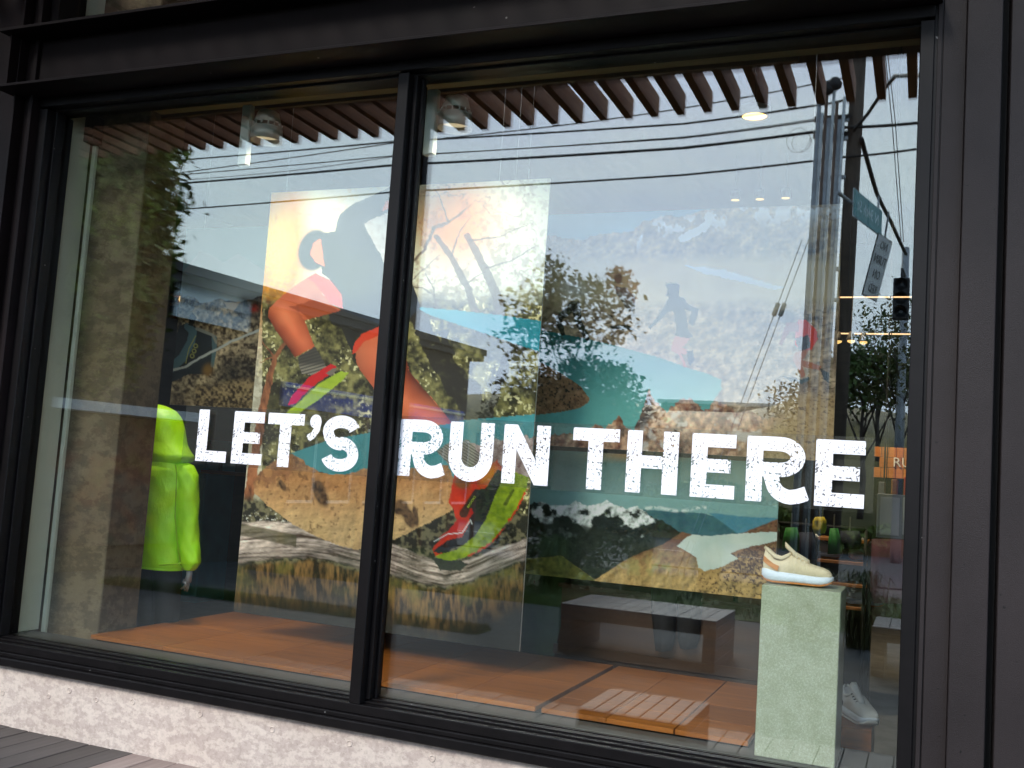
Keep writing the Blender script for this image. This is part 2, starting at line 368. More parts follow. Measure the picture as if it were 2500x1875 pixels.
def shoe(name, loc_, rz, label, cols, group=None, scale=1.0):
    """running shoe, toe toward local +x; heel counter at -x"""
    o = empty(name, loc_, rz, label, 'shoe', group); o.scale = (scale, scale*1.06, scale*1.13)
    up, sole, out_, acc, lace = cols
    L = 0.29
    def width(t): return 0.5*(0.066+0.036*math.sin(math.pi*min(1, max(0, (t-0.05)*0.95)))**0.8) * (1 if t < 0.9 else 1-((t-0.9)/0.1)**2*0.55) * (1 if t > 0.06 else 0.72+0.28*t/0.06)
    def sect(t, z0, z1, wf, sq, n=16):
        w_ = width(t)*wf; c = Vector((-L/2+L*t, 0.008*math.sin(t*3), 0)); r_ = []
        for k_ in range(n):
            a = 2*math.pi*k_/n; ca, sa = math.cos(a), math.sin(a)
            cy = math.copysign(abs(ca)**sq, ca)*w_; cz = math.copysign(abs(sa)**sq, sa)
            r_.append(c+Vector((0, cy, (z0+z1)/2+cz*(z1-z0)/2)))
        return r_
    T = [0.0, 0.03, 0.08, 0.16, 0.28, 0.42, 0.56, 0.70, 0.82, 0.91, 0.97, 1.0]
    bot = [0.022, 0.012, 0.006, 0.003, 0.003, 0.004, 0.004, 0.003, 0.004, 0.010, 0.018, 0.026]
    mid = [0.052, 0.057, 0.056, 0.052, 0.049, 0.046, 0.044, 0.042, 0.042, 0.044, 0.045, 0.040]
    MB().loft([sect(t, b_+0.004, m_, 1.10, 0.55) for t, b_, m_ in zip(T, bot, mid)]).build('midsole', sole, o, True)
    MB().loft([sect(t, b_, b_+0.009, 1.06, 0.5) for t, b_ in zip(T, bot)]).build('outsole', out_, o, True)
    Tu = [0.015, 0.04, 0.09, 0.16, 0.24, 0.32, 0.40, 0.50, 0.62, 0.74, 0.85, 0.93, 0.975]
    top = [0.098, 0.128, 0.120, 0.095, 0.090, 0.097, 0.110, 0.101, 0.087, 0.078, 0.072, 0.064, 0.052]
    MB().loft([sect(t, 0.030, h, 0.97 if t > 0.1 else 0.9, 0.78) for t, h in zip(Tu, top)]).build('upper', up, o, True)
    # collar, tongue, laces, swoosh panels
    cl_ = [Vector((-L/2+L*t, s_*wd, z_)) for t, s_, wd, z_ in ((0.03,1,.004,.128),(0.09,1,.024,.118),(0.18,1,.029,.099),(0.27,1,.028,.094),(0.36,1,.022,.106),(0.40,0,0,.115),(0.36,-1,.022,.106),(0.27,-1,.028,.094),(0.18,-1,.029,.099),(0.09,-1,.024,.118),(0.03,-1,.004,.128))]
    MB().tube(cl_, 0.007, 8).build('collar', up, o, True)
    MB().loft([[Vector((-L/2+L*t, w_*c_[0], z_+0.010*c_[1])) for c_ in ((-1,0),(-.6,1),(.6,1),(1,0),(.6,-1),(-.6,-1))] for t, w_, z_ in ((0.31,.018,.146),(0.37,.022,.132),(0.46,.022,.112),(0.58,.020,.096),(0.66,.014,.085))]).build('tongue', up, o, True)
    MB().lathe((-L/2+L*0.21, 0, 0.0905), [(0.024, 0.0), (0.0235, 0.004)], 16).build('lining', MATS.get('shoe_lining') or mat('shoe_lining', (0.16, 0.13, 0.10), 0.9), o)
    for q in range(5):
        t = 0.43+0.052*q; z_ = 0.115-0.0088*q
        MB().tube([(-L/2+L*t, -0.026, z_-0.006), (-L/2+L*(t+0.01), 0, z_+0.006), (-L/2+L*t, 0.026, z_-0.006)], 0.0028, 6).build('lace', lace, o, True)
    for s_ in (-1, 1):
        pts = [(-L/2+L*0.02, 0.100), (-L/2+L*0.08, 0.088), (-L/2+L*0.16, 0.074), (-L/2+L*0.24, 0.067), (-L/2+L*0.22, 0.048), (-L/2+L*0.13, 0.060), (-L/2+L*0.05, 0.072), (-L/2+L*0.015, 0.080)]
        n_ = len(pts); b_ = MB(); ring = []
        for (x_, z_) in pts:
            t = (x_+L/2)/L; ring.append(Vector((x_, s_*(width(t)*0.97*(1-max(0, (z_-0.06))*4.0)+0.0022), z_)))
        b_.add(ring+[p+Vector((0, -s_*0.004, 0)) for p in ring], [tuple(range(n_)), tuple(range(2*n_-1, n_-1, -1))]+[(i, (i+1) % n_, (i+1) % n_+n_, i+n_) for i in range(n_)])
        b_.build('heel_patch', acc, o)
    return o
SH_UP = mat('cream_knit', (0.72, 0.60, 0.40), 0.85, var=0.06, scale=120, bump=0.2, bscale=500)
SH_SOLE = mat('white_foam', (0.68, 0.74, 0.82), 0.55, var=0.04)
SH_OUT = mat('gum_rubber', (0.45, 0.16, 0.03), 0.6)
SH_ACC = mat('orange_patch', (0.62, 0.24, 0.05), 0.6)
LACE = mat('cream_lace', (0.74, 0.66, 0.50), 0.8)
shoe('running_shoe', (-0.492, 0.345, 0.4445+0.7065), 0.10, 'cream running shoe with white sole and orange heel patch on the plinth', (SH_UP, SH_SOLE, SH_OUT, SH_ACC, LACE), scale=1.03)

# ------------------------------------------------------------------ window lettering
def lettering_mat():
    m = bpy.data.materials.new('worn_white_vinyl'); m.use_nodes = True; t = m.node_tree; b = t.nodes['Principled BSDF']
    n = noise(t, 95, 3, 0.6); n2 = noise(t, 9, 2); 
    ad = t.nodes.new('ShaderNodeMath'); ad.operation = 'MULTIPLY_ADD'; ad.inputs[1].default_value = 0.30; ad.inputs[2].default_value = 0.0
    t.links.new(n2.outputs['Fac'], ad.inputs[0])
    su = t.nodes.new('ShaderNodeMath'); su.operation = 'ADD'; t.links.new(n.outputs['Fac'], su.inputs[0]); t.links.new(ad.outputs[0], su.inputs[1])
    r = ramp(t, su.outputs[0], [(0.556, (0, 0, 0)), (0.566, (1, 1, 1))])
    b.inputs['Base Color'].default_value = (0.80, 0.79, 0.82, 1); b.inputs['Roughness'].default_value = 0.5
    t.links.new(r.outputs[0], b.inputs['Alpha']); return m
VINYL = lettering_mat()
CAP, ZB = 0.274, 1.500
def stroke(pts, w_, closed=False):
    """flat ribbon outline quads following a centre line (x,z)"""
    P = [Vector((p[0], p[1])) for p in pts]; n = len(P); qs = []; L = []; Rr = []
    for i in range(n):
        if closed: a, b_ = P[(i-1) % n], P[(i+1) % n]
        else: a, b_ = P[max(0, i-1)], P[min(n-1, i+1)]
        t = (b_-a).normalized(); nn = Vector((-t.y, t.x)); L.append(P[i]+nn*w_/2); Rr.append(P[i]-nn*w_/2)
    for i in range(n if closed else n-1):
        j = (i+1) % n; qs.append([L[i], Rr[i], Rr[j], L[j]])
    return qs
def arc(cx, cz, rx, rz_, a0, a1, n=14):
    return [(cx+rx*math.cos(rad(a0+(a1-a0)*i/n)), cz+rz_*math.sin(rad(a0+(a1-a0)*i/n))) for i in range(n+1)]
def glyph(ch, w_):
    H = CAP; s = 0.068; q = []
    rect = lambda x0, z0, x1, z1: [Vector((x0, z0)), Vector((x1, z0)), Vector((x1, z1)), Vector((x0, z1))]
    if ch == 'L': q = [rect(0, 0, s, H), rect(s, 0, w_, 0.058)]
    elif ch == 'E':
        q = [rect(0, 0, s, H), rect(s, 0, w_, 0.057), rect(s, H-0.057, w_, H), rect(s, H/2-0.028, w_-0.020, H/2+0.030)]
    elif ch == 'T': q = [rect(0, H-0.058, w_, H), rect(w_/2-0.035, 0, w_/2+0.035, H-0.058)]
    elif ch == 'H': q = [rect(0, 0, s, H), rect(w_-s, 0, w_, H), rect(s, H/2-0.028, w_-s, H/2+0.028)]
    elif ch == 'N': q = [rect(0, 0, s*0.98, H), rect(w_-s*0.98, 0, w_, H), [Vector((s*0.98, H)), Vector((s*0.98, H-0.115)), Vector((w_-s*0.98, 0)), Vector((w_-s*0.98, 0.115))]]
    elif ch == 'U':
        c = [(s/2, H), (s/2, 0.108)] + arc(w_/2, 0.108, w_/2-s/2, 0.108-s/2+0.006, 180, 360, 18)[1:] + [(w_-s/2, H)]
        q = stroke(c, s)
    elif ch == 'R':
        q = [rect(0, 0, s, H)]
        q += stroke([(s*0.95, H-0.029), (w_-0.118, H-0.029)] + arc(w_-0.118, H-0.029-0.054, 0.073, 0.054, 90, -90, 14) + [(s*0.95, H-0.137)], 0.060)
        q += stroke([(0.098, H-0.150), (0.108, 0.095)] + arc(0.190, 0.090, 0.078, 0.064, 190, 265, 8) + [(0.212, 0.031), (w_-0.004, 0.046)], 0.060)
    elif ch == 'S':
        q = stroke(arc(w_/2, H-0.079, w_/2-0.032, 0.051, 14, 190, 16)[:-1] + arc(w_/2, H-0.079, w_/2-0.034, 0.062, 190, 268, 7) + arc(w_/2, 0.080, w_/2-0.032, 0.060, 84, -10, 9) + arc(w_/2, 0.080, w_/2-0.032, 0.052, -14, -166, 15), 0.062)
    elif ch == "'":
        q = [[Vector((w_/2+0.034*math.cos(2*math.pi*i/14)+0.004, H-0.034+0.036*math.sin(2*math.pi*i/14))) for i in range(14)]]
        q += stroke([(w_/2+0.020, H-0.035), (w_/2+0.014, H-0.075), (w_/2-0.008, H-0.104), (w_/2-0.036, H-0.122)], 0.036)
    return q
def word(name, label, letters):
    o = empty(name, (letters[0][1], GLASS_Y-0.006, ZB), label=label, cat='window lettering')
    for ch, xa, xb in letters:
        b_ = MB()
        for i, poly in enumerate(glyph(ch, xb-xa)):
            ya = -0.0003-0.00006*(i % 7)
            n_ = len(poly); b_.add([Vector((p.x, ya-0.0004, p.y)) for p in poly]+[Vector((p.x, ya, p.y)) for p in poly],
                [tuple(range(n_)), tuple(range(2*n_-1, n_-1, -1))]+[(i_, i_+n_, (i_+1) % n_+n_, (i_+1) % n_) for i_ in range(n_)])
        lo = b_.build('letter', VINYL, o); lo.location = (xa-letters[0][1], 0, 0)
    return o
word('window_lettering', "white worn vinyl letters LET'S on the left pane", [('L',-3.584,-3.387),('E',-3.354,-3.163),('T',-3.140,-2.919),("'",-2.905,-2.806),('S',-2.806,-2.588)])
word('window_lettering', 'white worn vinyl letters RUN just right of the mullion', [('R',-2.365,-2.116),('U',-2.095,-1.866),('N',-1.816,-1.586)])
word('window_lettering', 'white worn vinyl letters THERE on the right pane', [('T',-1.476,-1.258),('H',-1.221,-0.990),('E',-0.932,-0.743),('R',-0.697,-0.442),('E',-0.416,-0.222)])
FILM = bpy.data.materials.new('carrier_film'); FILM.use_nodes = True
_t = FILM.node_tree; _b = _t.nodes['Principled BSDF']; _b.inputs['Base Color'].default_value = (0.12, 0.11, 0.10, 1); _b.inputs['Roughness'].default_value = 0.25; _b.inputs['Alpha'].default_value = 0.16
MB().box((-3.70, GLASS_Y+0.0235, 1.484), (XM0-0.001, GLASS_Y+0.0238, 1.792)).build('carrier_film', FILM, label="thin smoky carrier film behind the letters LET'S", cat='window film')
MB().box((XM1+0.001, GLASS_Y+0.0235, 1.484), (-0.188, GLASS_Y+0.0238, 1.792)).build('carrier_film', FILM, label='thin smoky carrier film behind the letters RUN THERE', cat='window film')
# ------------------------------------------------------------------ printed posters (flat print painted on a fine grid of vertex colours)
def lin(c): 
    c = np.asarray(c, float)/255.0
    return np.where(c <= 0.04045, c/12.92, ((c+0.055)/1.055)**2.4)
_rng = np.random.default_rng(5)
_LAT = _rng.random((256, 256))
def vnoise(x, y):
    xi = np.floor(x).astype(int); yi = np.floor(y).astype(int); fx = x-xi; fy = y-yi
    fx = fx*fx*(3-2*fx); fy = fy*fy*(3-2*fy)
    g = lambda a, b: _LAT[a % 256, b % 256]
    return (g(xi, yi)*(1-fx)+g(xi+1, yi)*fx)*(1-fy)+(g(xi, yi+1)*(1-fx)+g(xi+1, yi+1)*fx)*fy
def fbm(x, y, sc, o=4, seed=0):
    s = 0; a = 1; t = 0
    for i in range(o):
        s = s+a*vnoise(x/sc+37.3*seed+11*i, y/sc+17.9*seed+7*i); t += a; a *= 0.5; sc *= 0.5
    return s/t
def relief(x, y, sc, o=5, seed=0, k=3.0, e=5.0):
    """sidelit relief of a rough surface, about 1"""
    return np.clip(1+k*(fbm(x-e, y-e, sc, o, seed)-fbm(x+e, y+e, sc, o, seed)), 0.25, 1.8)
class Print:
    """paint surface over a poster; coordinates are those of the photo crop they were measured in"""
    def __init__(s, nu, nv, corners):
        A, B_, C_, D_ = corners        # world: top left, top right, bottom right, bottom left
        a = np.linspace(0, 1, nu)[None, :, None]; b = np.linspace(0, 1, nv)[:, None, None]
        A, B_, C_, D_ = (np.array(q)[None, None, :] for q in (A, B_, C_, D_))
        P = (A*(1-a)+B_*a)*(1-b)+(D_*(1-a)+C_*a)*b
        d = P-np.array(CAM); X = d@np.array(RGT); Y = -(d@np.array(UPV)); Zc = d@np.array(FWD)
        s.P = P.reshape(-1, 3); s.nu, s.nv = nu, nv
        s.u = (X/Zc*FPX+1250).ravel(); s.v = (Y/Zc*FPX+937.5).ravel()
        s.C = np.zeros((nu*nv, 3)); s.o = (0, 0, 1)
    def crop(s, x0, y0, k): s.o = (x0, y0, k); s.x = (s.u-x0)/k; s.y = (s.v-y0)/k
    def mask(s, pts, jit=0, jsc=20, seed=1, soft=0):
        x, y = s.x, s.y
        if jit: x = x+(fbm(s.x, s.y, jsc, 3, seed)-0.5)*2*jit; y = y+(fbm(s.x, s.y, jsc, 3, seed+9)-0.5)*2*jit
        n = len(pts); m = np.zeros(len(x), bool)
        for i in range(n):
            x0, y0 = pts[i]; x1, y1 = pts[(i+1) % n]
            if y0 == y1: continue
            c = ((y0 > y) != (y1 > y)) & (x < (x1-x0)*(y-y0)/(y1-y0)+x0); m ^= c
        return m.astype(float)
    def line(s, pts, w0, w1=None, jit=0, jsc=30, seed=3):
        x, y = s.x, s.y
        if jit: x = x+(fbm(s.x, s.y, jsc, 3, seed)-0.5)*2*jit; y = y+(fbm(s.x, s.y, jsc, 3, seed+9)-0.5)*2*jit
        w1 = w0 if w1 is None else w1; n = len(pts)-1; best = np.full(len(x), -1e9)
        for i in range(n):
            x0, y0 = pts[i]; x1, y1 = pts[i+1]; dx, dy = x1-x0, y1-y0
            t = np.clip(((x-x0)*dx+(y-y0)*dy)/(dx*dx+dy*dy+1e-9), 0, 1)
            dist = np.hypot(x-x0-t*dx, y-y0-t*dy); wd = w0+(w1-w0)*(i+t)/n
            best = np.maximum(best, (wd/2-dist))
        return np.clip(best/3+0.5, 0, 1)
    def blob(s, cx, cy, rx, ry, rot=0, p=2):
        c, q = math.cos(rot), math.sin(rot); dx, dy = s.x-cx, s.y-cy
        return np.exp(-(((dx*c+dy*q)/rx)**2+((-dx*q+dy*c)/ry)**2)**(p/2))
    def across(s, pts, w0, w1):
        """signed position across a limb, -1..1, and closeness mask"""
        x, y = s.x, s.y; n = len(pts)-1; bd = np.full(len(x), 1e9); out = np.zeros(len(x))
        for i in range(n):
            x0, y0 = pts[i]; x1, y1 = pts[i+1]; dx, dy = x1-x0, y1-y0; L = math.hypot(dx, dy)
            t = np.clip(((x-x0)*dx+(y-y0)*dy)/(L*L), 0, 1); px, py = x-x0-t*dx, y-y0-t*dy; dd = np.hypot(px, py)
            sg = np.sign(dx*py-dy*px)*dd/((w0+(w1-w0)*(i+t)/n)/2); k = dd < bd; out = np.where(k, sg, out); bd = np.minimum(bd, dd)
        return out
    def limb(s, pts, w0, w1, m, light=-0.35, dark=0.55):
        t = s.across(pts, w0, w1); f = 1.18-dark*np.clip(np.abs(t-light), 0, 1.6)**1.7
        s.mul(np.clip(f, 0.28, 1.25), m)
    def n(s, sc, o=4, seed=0, sx=1, sy=1): return fbm(s.x*sx, s.y*sy, sc, o, seed)
    def put(s, col, m):
        c = col if isinstance(col, np.ndarray) and col.ndim == 2 else lin(col)[None, :]
        s.C = s.C*(1-m[:, None])+c*m[:, None]
    def mul(s, f, m=None):
        f = np.asarray(f); f = f[:, None] if f.ndim == 1 else f
        s.C = s.C*f if m is None else s.C*(1-m[:, None]+f*m[:, None])
    def mixc(s, a, b, t): t = np.clip(t, 0, 1)[:, None]; return lin(a)[None]*(1-t)+lin(b)[None]*t
    def build(s, name, parent, material):
        nu, nv = s.nu, s.nv; i = np.arange(nu*nv).reshape(nv, nu)
        f = np.stack([i[:-1, :-1], i[1:, :-1], i[1:, 1:], i[:-1, 1:]], -1).reshape(-1, 4)
        me = bpy.data.meshes.new(name); me.vertices.add(nu*nv); me.vertices.foreach_set('co', (s.P-np.array(parent.location)).ravel())
        me.loops.add(f.size); me.loops.foreach_set('vertex_index', f.ravel().astype(np.int32))
        me.polygons.add(len(f)); me.polygons.foreach_set('loop_start', np.arange(0, f.size, 4, dtype=np.int32)); me.update(calc_edges=True)
        at = me.color_attributes.new('print', 'FLOAT_COLOR', 'POINT')
        at.data.foreach_set('color', np.concatenate([np.clip(s.C*1.12, 0.004, 0.9), np.ones((nu*nv, 1))], 1).ravel().astype(np.float32))
        me.materials.append(material); o = bpy.data.objects.new(name, me); COL.objects.link(o); o.parent = parent
        return o
PRINT, _t, _b = newmat('printed_face')
_a = _t.nodes.new('ShaderNodeAttribute'); _a.attribute_name = 'print'; _t.links.new(_a.outputs['Color'], _b.inputs['Base Color']); _b.inputs['Roughness'].default_value = 0.55; _b.inputs['Specular IOR Level'].default_value = 0.25
FOAM = mat('foam_board', (0.70, 0.68, 0.62), 0.8, var=0.04)
WIRE = mat('steel_wire', (0.5, 0.5, 0.5), 0.35, 0.8)
def poster(name, label, x0, x1, z0, z1, y, nu, nv, wires=()):
    o = empty(name, ((x0+x1)/2, y, z0), label=label, cat='poster', group='hanging photo posters')
    cx = (x0+x1)/2
    MB().bbox((x0-cx, 0.0006, 0.0), (x1-cx, 0.012, z1-z0), 0.001).build('board', FOAM, o)
    for wx in wires:
        MB().tube([(wx-cx, 0.006, z1-z0), (wx-cx, 0.006, 4.69-z0)], 0.0009, 5).build('hanging_wire', WIRE, o)
        MB().lathe((wx-cx, 0.006, z1-z0+0.05), [(0.0035, -0.012), (0.0035, 0.012)], 8).build('wire_grip', WIRE, o)
    return o, Print(nu, nv, ((x0, y, z1), (x1, y, z1), (x1, y, z0), (x0, y, z0)))

# ---- big hanging poster: runner over a fallen log
oA, A = poster('hanging_poster', 'tall hanging poster of a runner leaping over a fallen log', -3.826, -1.966, 0.605, 3.190, 0.90, 340, 470, (-3.72, -2.10))
A.crop(620, 420, 0.33454)
X, Y = A.x, A.y
sunny = A.mixc((252, 242, 214), (222, 228, 200), (X-1000)/1100+A.n(300, 3, 2)*0.5-0.2)
A.put(sunny, np.ones_like(X))
A.put((255, 158, 40), np.clip(A.blob(150, 500, 250, 720, 0, 3)*1.35, 0, 1)); A.put((255, 222, 90), np.clip(A.blob(170, 560, 100, 220)*1.2, 0, 1))
A.put((255, 160, 82), np.clip(A.blob(1450, 330, 300, 330, 0, 3)*1.1, 0, 1))
fol = A.n(70, 5, 3); dens = np.clip((Y-200)/900, 0, 1)
tw = A.n(26, 4, 4)
A.put((120, 104, 70), np.clip((fol*0.45+tw*0.55-0.51+0.06*dens)*9, 0, 1)*np.clip(0.40+0.25*dens, 0, 1)*np.where(X < 560, np.clip((Y-300)/900, 0.12, 0.6), np.where(X > 1100, 1, 0.6)))
twg = np.clip(1-np.abs(fbm(X, Y, 120, 4, 71)-0.5)*34, 0, 1)*np.clip((fbm(X, Y, 260, 2, 73)-0.38)*4, 0, 1)
A.put((120, 98, 70), twg*np.where(X > 1080, 0.75, 0.45))
# lower forest: dark olive with bright bokeh leaves
low = np.clip((Y-820-90*(A.n(120, 3, 6)-0.5))/170, 0, 1)
leaf = A.n(30, 3, 8)*0.62+A.n(90, 3, 9)*0.38
leaf = fbm(X, Y, 80, 6, 8)*0.5+fbm(X, Y, 30, 4, 28)*0.5
fr = A.mixc((40, 37, 20), (148, 140, 84), np.clip((leaf-0.36)*3.4, 0, 1)**1.4)
bok = np.clip((fbm(X, Y, 20, 2, 61)-0.66)*12, 0, 1)*np.clip((fbm(X, Y, 170, 3, 62)-0.40)*5, 0, 1)
fr = fr*(1-bok[:, None])+lin((226, 216, 160))[None]*bok[:, None]
fr = fr*(1-np.clip((A.n(200, 3, 12)-0.55)*6, 0, 0.8)[:, None])+lin((40, 36, 22))[None]*np.clip((A.n(200, 3, 12)-0.55)*6, 0, 0.8)[:, None]
A.put(fr, low*np.where(X < 60, 0.4, 1))
br = (88, 74, 58)
for pts, a_, b_ in (([(1330,470),(1440,620),(1560,850),(1610,1010)],34,60), ([(1560,470),(1680,700),(1770,900),(1800,1030)],50,75), ([(1310,420),(1250,560),(1160,650)],26,14), ([(1310,410),(1420,370),(1560,260)],28,8), ([(1420,360),(1380,240),(1330,130)],14,5), ([(1440,610),(1500,440),(1580,330)],14,5), ([(1540,820),(1680,730)],10,6), ([(1690,700),(1900,640),(2060,540)],14,5), ([(1330,1000),(1310,850),(1250,740)],14,5), ([(1320,900),(1230,850),(1160,840)],9,5), ([(1330,930),(1460,940)],9,4), ([(1160,780),(1350,610)],8,4), ([(1560,500),(1800,470),(2000,380)],12,4)):
    A.put(br, A.line(pts, a_, b_, 9, 40)*0.85)
for pts, a_, b_ in (([(1190,1040),(1280,1240),(1400,1460),(1560,1660),(1700,1900)],120,170), ([(1380,1180),(1440,1420),(1600,1560),(1660,1760)],60,90), ([(1880,1260),(1800,1500),(1700,1800)],50,80)):
    A.put((46, 40, 30), A.line(pts, a_, b_, 26, 50)*np.clip(0.75+A.n(40, 3, 5)*0.5, 0, 1))
for pts, a_, b_ in (([(230,1240),(150,1360),(120,1480),(70,1700),(20,2000),(-40,2400)],26,78), ([(150,1350),(60,1240)],16,6), ([(170,1330),(40,1390)],14,5)):
    A.put(A.mixc((92, 52, 32), (176, 110, 70), A.n(24, 3, 7, 1, 0.4)*1.6-0.3), A.line(pts, a_, b_, 10, 40))
# teal ribbon
teal = A.mixc((26, 134, 150), (40, 150, 166), A.n(160, 2, 3))
A.put(teal, A.mask([(1175,985),(1230,988),(1500,1010),(1830,1050),(2230,1105),(2230,1360),(1960,1270),(1660,1170),(1420,1090),(1290,1045)], 4, 30))
# runner
sk = A.mixc((182, 78, 44), (220, 122, 82), A.n(160, 2, 15)*1.3-0.2)
skd = (150, 66, 30)
tors = lin((44, 50, 60))[None]*relief(X, Y, 260, 3, 89, 2.2, 12)[:, None]
A.put(tors, A.mask([(990,112),(870,170),(720,235),(625,310),(590,430),(575,600),(560,700),(490,735),(560,790),(640,900),(640,1010),(920,1120),(1090,1110),(1215,990),(1170,850),(1135,740),(1140,300),(1090,140)], 5, 40))
A.put((38, 44, 54), np.clip(A.blob(440, 570, 105, 140, 0.3, 6)*3, 0, 1)); A.put((38, 44, 54), A.mask([(440,460),(600,430),(600,720),(500,735)]))
A.put((226, 118, 74), A.mask([(490,485),(515,690),(450,660),(410,600),(430,520)], 5, 30))
A.put(A.mixc((190, 180, 172), (228, 226, 220), A.n(30, 3, 2)), A.mask([(805,375),(850,345),(1000,290),(1120,300),(1100,700),(950,655),(870,510),(830,440)], 8, 20))
A.put((222, 96, 70), A.mask([(935,285),(960,215),(1010,205),(1000,262)]))
A.put((220, 70, 58), A.mask([(380,775),(450,738),(560,790),(640,900),(650,1000),(560,960),(430,800)], 4, 40))
A.put(sk, A.mask([(380,775),(215,895),(112,990),(104,1060),(160,1160),(300,1350),(445,1275),(405,1180),(370,1085),(450,1060),(560,1030),(640,1012),(560,960),(430,800)], 4, 60))
A.put(skd, A.mask([(260,985),(430,935),(640,1010),(540,1040),(400,1075),(350,1030)], 10, 40)*0.8)
lm = A.mask([(330,850),(215,895),(112,990),(104,1060),(160,1160),(300,1350),(445,1275),(405,1180),(370,1085),(330,1030)], 4, 60)
A.limb([(190,1010),(260,1130),(350,1260),(380,1340)], 230, 170, lm*np.clip((Y-960)/80, 0, 1), -0.25, 0.62)
A.mul(1+0.25*A.blob(285, 1150, 30, 110, -0.45))
A.put((44, 42, 38), A.mask([(545,1040),(640,1008),(920,1112),(1000,1150),(960,1190),(740,1210),(720,1330),(640,1140),(560,1110)], 6, 40))
A.put((214, 66, 36), A.mask([(715,1330),(730,1250),(790,1180),(925,1125),(1020,1120),(1000,1200),(800,1240),(745,1315)], 5, 30))
A.put(sk, A.mask([(740,1320),(800,1240),(1000,1160),(1090,1250),(1130,1450),(1220,1560),(1330,1690),(1420,1800),(1500,1900),(1520,2010),(1430,2060),(1330,1960),(1190,1880),(1000,1760),(890,1600),(790,1470),(750,1400)], 5, 60))
lm2 = A.mask([(740,1320),(800,1240),(1000,1160),(1090,1250),(1130,1450),(1220,1560),(1330,1690),(1420,1800),(1500,1900),(1520,2010),(1430,2060),(1330,1960),(1190,1880),(1000,1760),(890,1600),(790,1470),(750,1400)])
A.limb([(870,1240),(930,1480),(1120,1680),(1300,1800),(1480,1990)], 330, 150, lm2, 0.1, 0.6)
sock = A.mixc((66, 62, 56), (150, 140, 122), (np.sin((X*0.28+Y*0.96)*0.28)*0.5+0.5)*np.clip((Y-1385)/40, 0.1, 1))
A.put(sock, A.mask([(318,1352),(330,1420),(350,1472),(450,1482),(528,1420),(445,1272)], 4, 30))
A.put((206, 28, 30), A.mask([(270,1640),(400,1500),(560,1400),(604,1420),(540,1480),(400,1590),(300,1690),(250,1700)], 8, 40))
A.put((120, 110, 96), A.mask([(520,1470),(580,1430),(610,1440),(560,1490)], 4, 20))
A.put(A.mixc((140, 168, 26), (186, 204, 64), A.n(50, 3, 3)), A.mask([(150,1850),(230,1760),(350,1660),(480,1540),(630,1456),(692,1468),(620,1540),(480,1655),(330,1760),(200,1840)], 6, 40))
# lower half measured in the second crop
A.crop(550, 1000, 0.36166); X, Y = A.x, A.y
A.put(A.mixc((48, 134, 140), (82, 160, 166), A.n(200, 2, 4)), A.mask([(440,296),(700,205),(840,180),(1000,150),(1500,98),(1610,72),(2140,26),(2120,260),(1800,420),(1540,470),(880,480),(560,400)]))
rockm = A.mask([(1490,250),(1600,235),(1650,215),(1700,240),(1760,200),(1840,205),(1900,215),(1960,190),(2030,165),(2060,190),(2130,180),(2120,460),(1900,460),(1600,440)], 16, 24)
A.put(A.mixc((126, 96, 92), (206, 186, 178), A.n(26, 4, 6)*2-0.5), rockm)
sand = A.mixc((176, 124, 76), (214, 176, 122), np.clip((Y-480)/330, 0, 1)+0.5*(A.n(90, 4, 7)-0.5))
disc = A.mask([(445,300),(330,350),(232,420),(188,490),(200,565),(300,660),(450,770),(640,870),(800,928),(920,946),(1000,945),(1090,902),(1300,800),(1535,680),(1545,470),(1500,375),(1420,380),(1290,395),(1120,400),(930,398),(880,422),(800,438),(720,438),(640,424),(590,392),(545,372),(530,340)], 7, 26)
sand = sand*relief(X, Y*1.3, 70, 5, 84, 1.6, 5)[:, None]
A.put(sand, disc)
rk = np.clip((A.n(46, 5, 13)-0.52)*12, 0, 1)*np.clip((640-Y-0.12*(X-200))/160, 0, 1)
A.put(A.mixc((112, 70, 46), (156, 106, 72), A.n(20, 3, 3)), rk*disc*0.7)
A.put((90, 60, 38), np.clip((A.n(24, 4, 17)-0.66)*16, 0, 1)*disc*0.6)
for cx, cy, rx, ry, ro in ((640,560,40,95,-0.42),(385,510,18,40,-0.5),(1180,660,52,48,0),(1240,730,36,70,-0.5),(1285,720,16,70,-0.15)):
    A.put(A.mixc((52, 38, 28), (128, 96, 66), A.n(22, 4, 8)*1.8-0.4), np.clip(A.blob(cx, cy, rx, ry, ro, 4)*2.2*(0.35+A.n(26, 3, 9)), 0, 1)*disc)
# ground, log and grasses
below = 1-np.clip(disc*1.4, 0, 1)
gz = np.clip((Y-560-0.02*X)/60, 0, 1)*np.where((X < 800) | (Y > 700), 1, 0)*np.clip(below, 0, 1)
shoezone = A.mask([(1540,470),(1400,960),(1420,1010),(1560,1030),(1760,930),(2060,480),(1960,400),(1860,330)])
gcol = A.mixc((38, 36, 26), (120, 112, 82), np.clip((A.n(28, 4, 21)-0.44)*5, 0, 1))
A.put(gcol, gz*np.where(X > 1530, np.clip((Y-560)/60, 0, 1), 1))
spk = np.clip((A.n(9, 2, 27)-0.70)*10, 0, 1); A.put((226, 222, 206), spk*A.mask([(110,700),(300,660),(450,770),(440,830),(100,860)]))
px_ = [-100, 70, 300, 550, 700, 900, 1100, 1300, 1480, 1650, 1800, 2040, 2200]; py_ = [900, 900, 885, 880, 905, 960, 1000, 1075, 1118, 1085, 1020, 940, 900]
cy = np.interp(X, px_, py_); d = Y-cy; hw = np.interp(X, [0, 600, 1100, 1500, 2050], [150, 125, 112, 84, 74])+14*(fbm(X, Y*0, 60, 3, 51)-0.5)*2
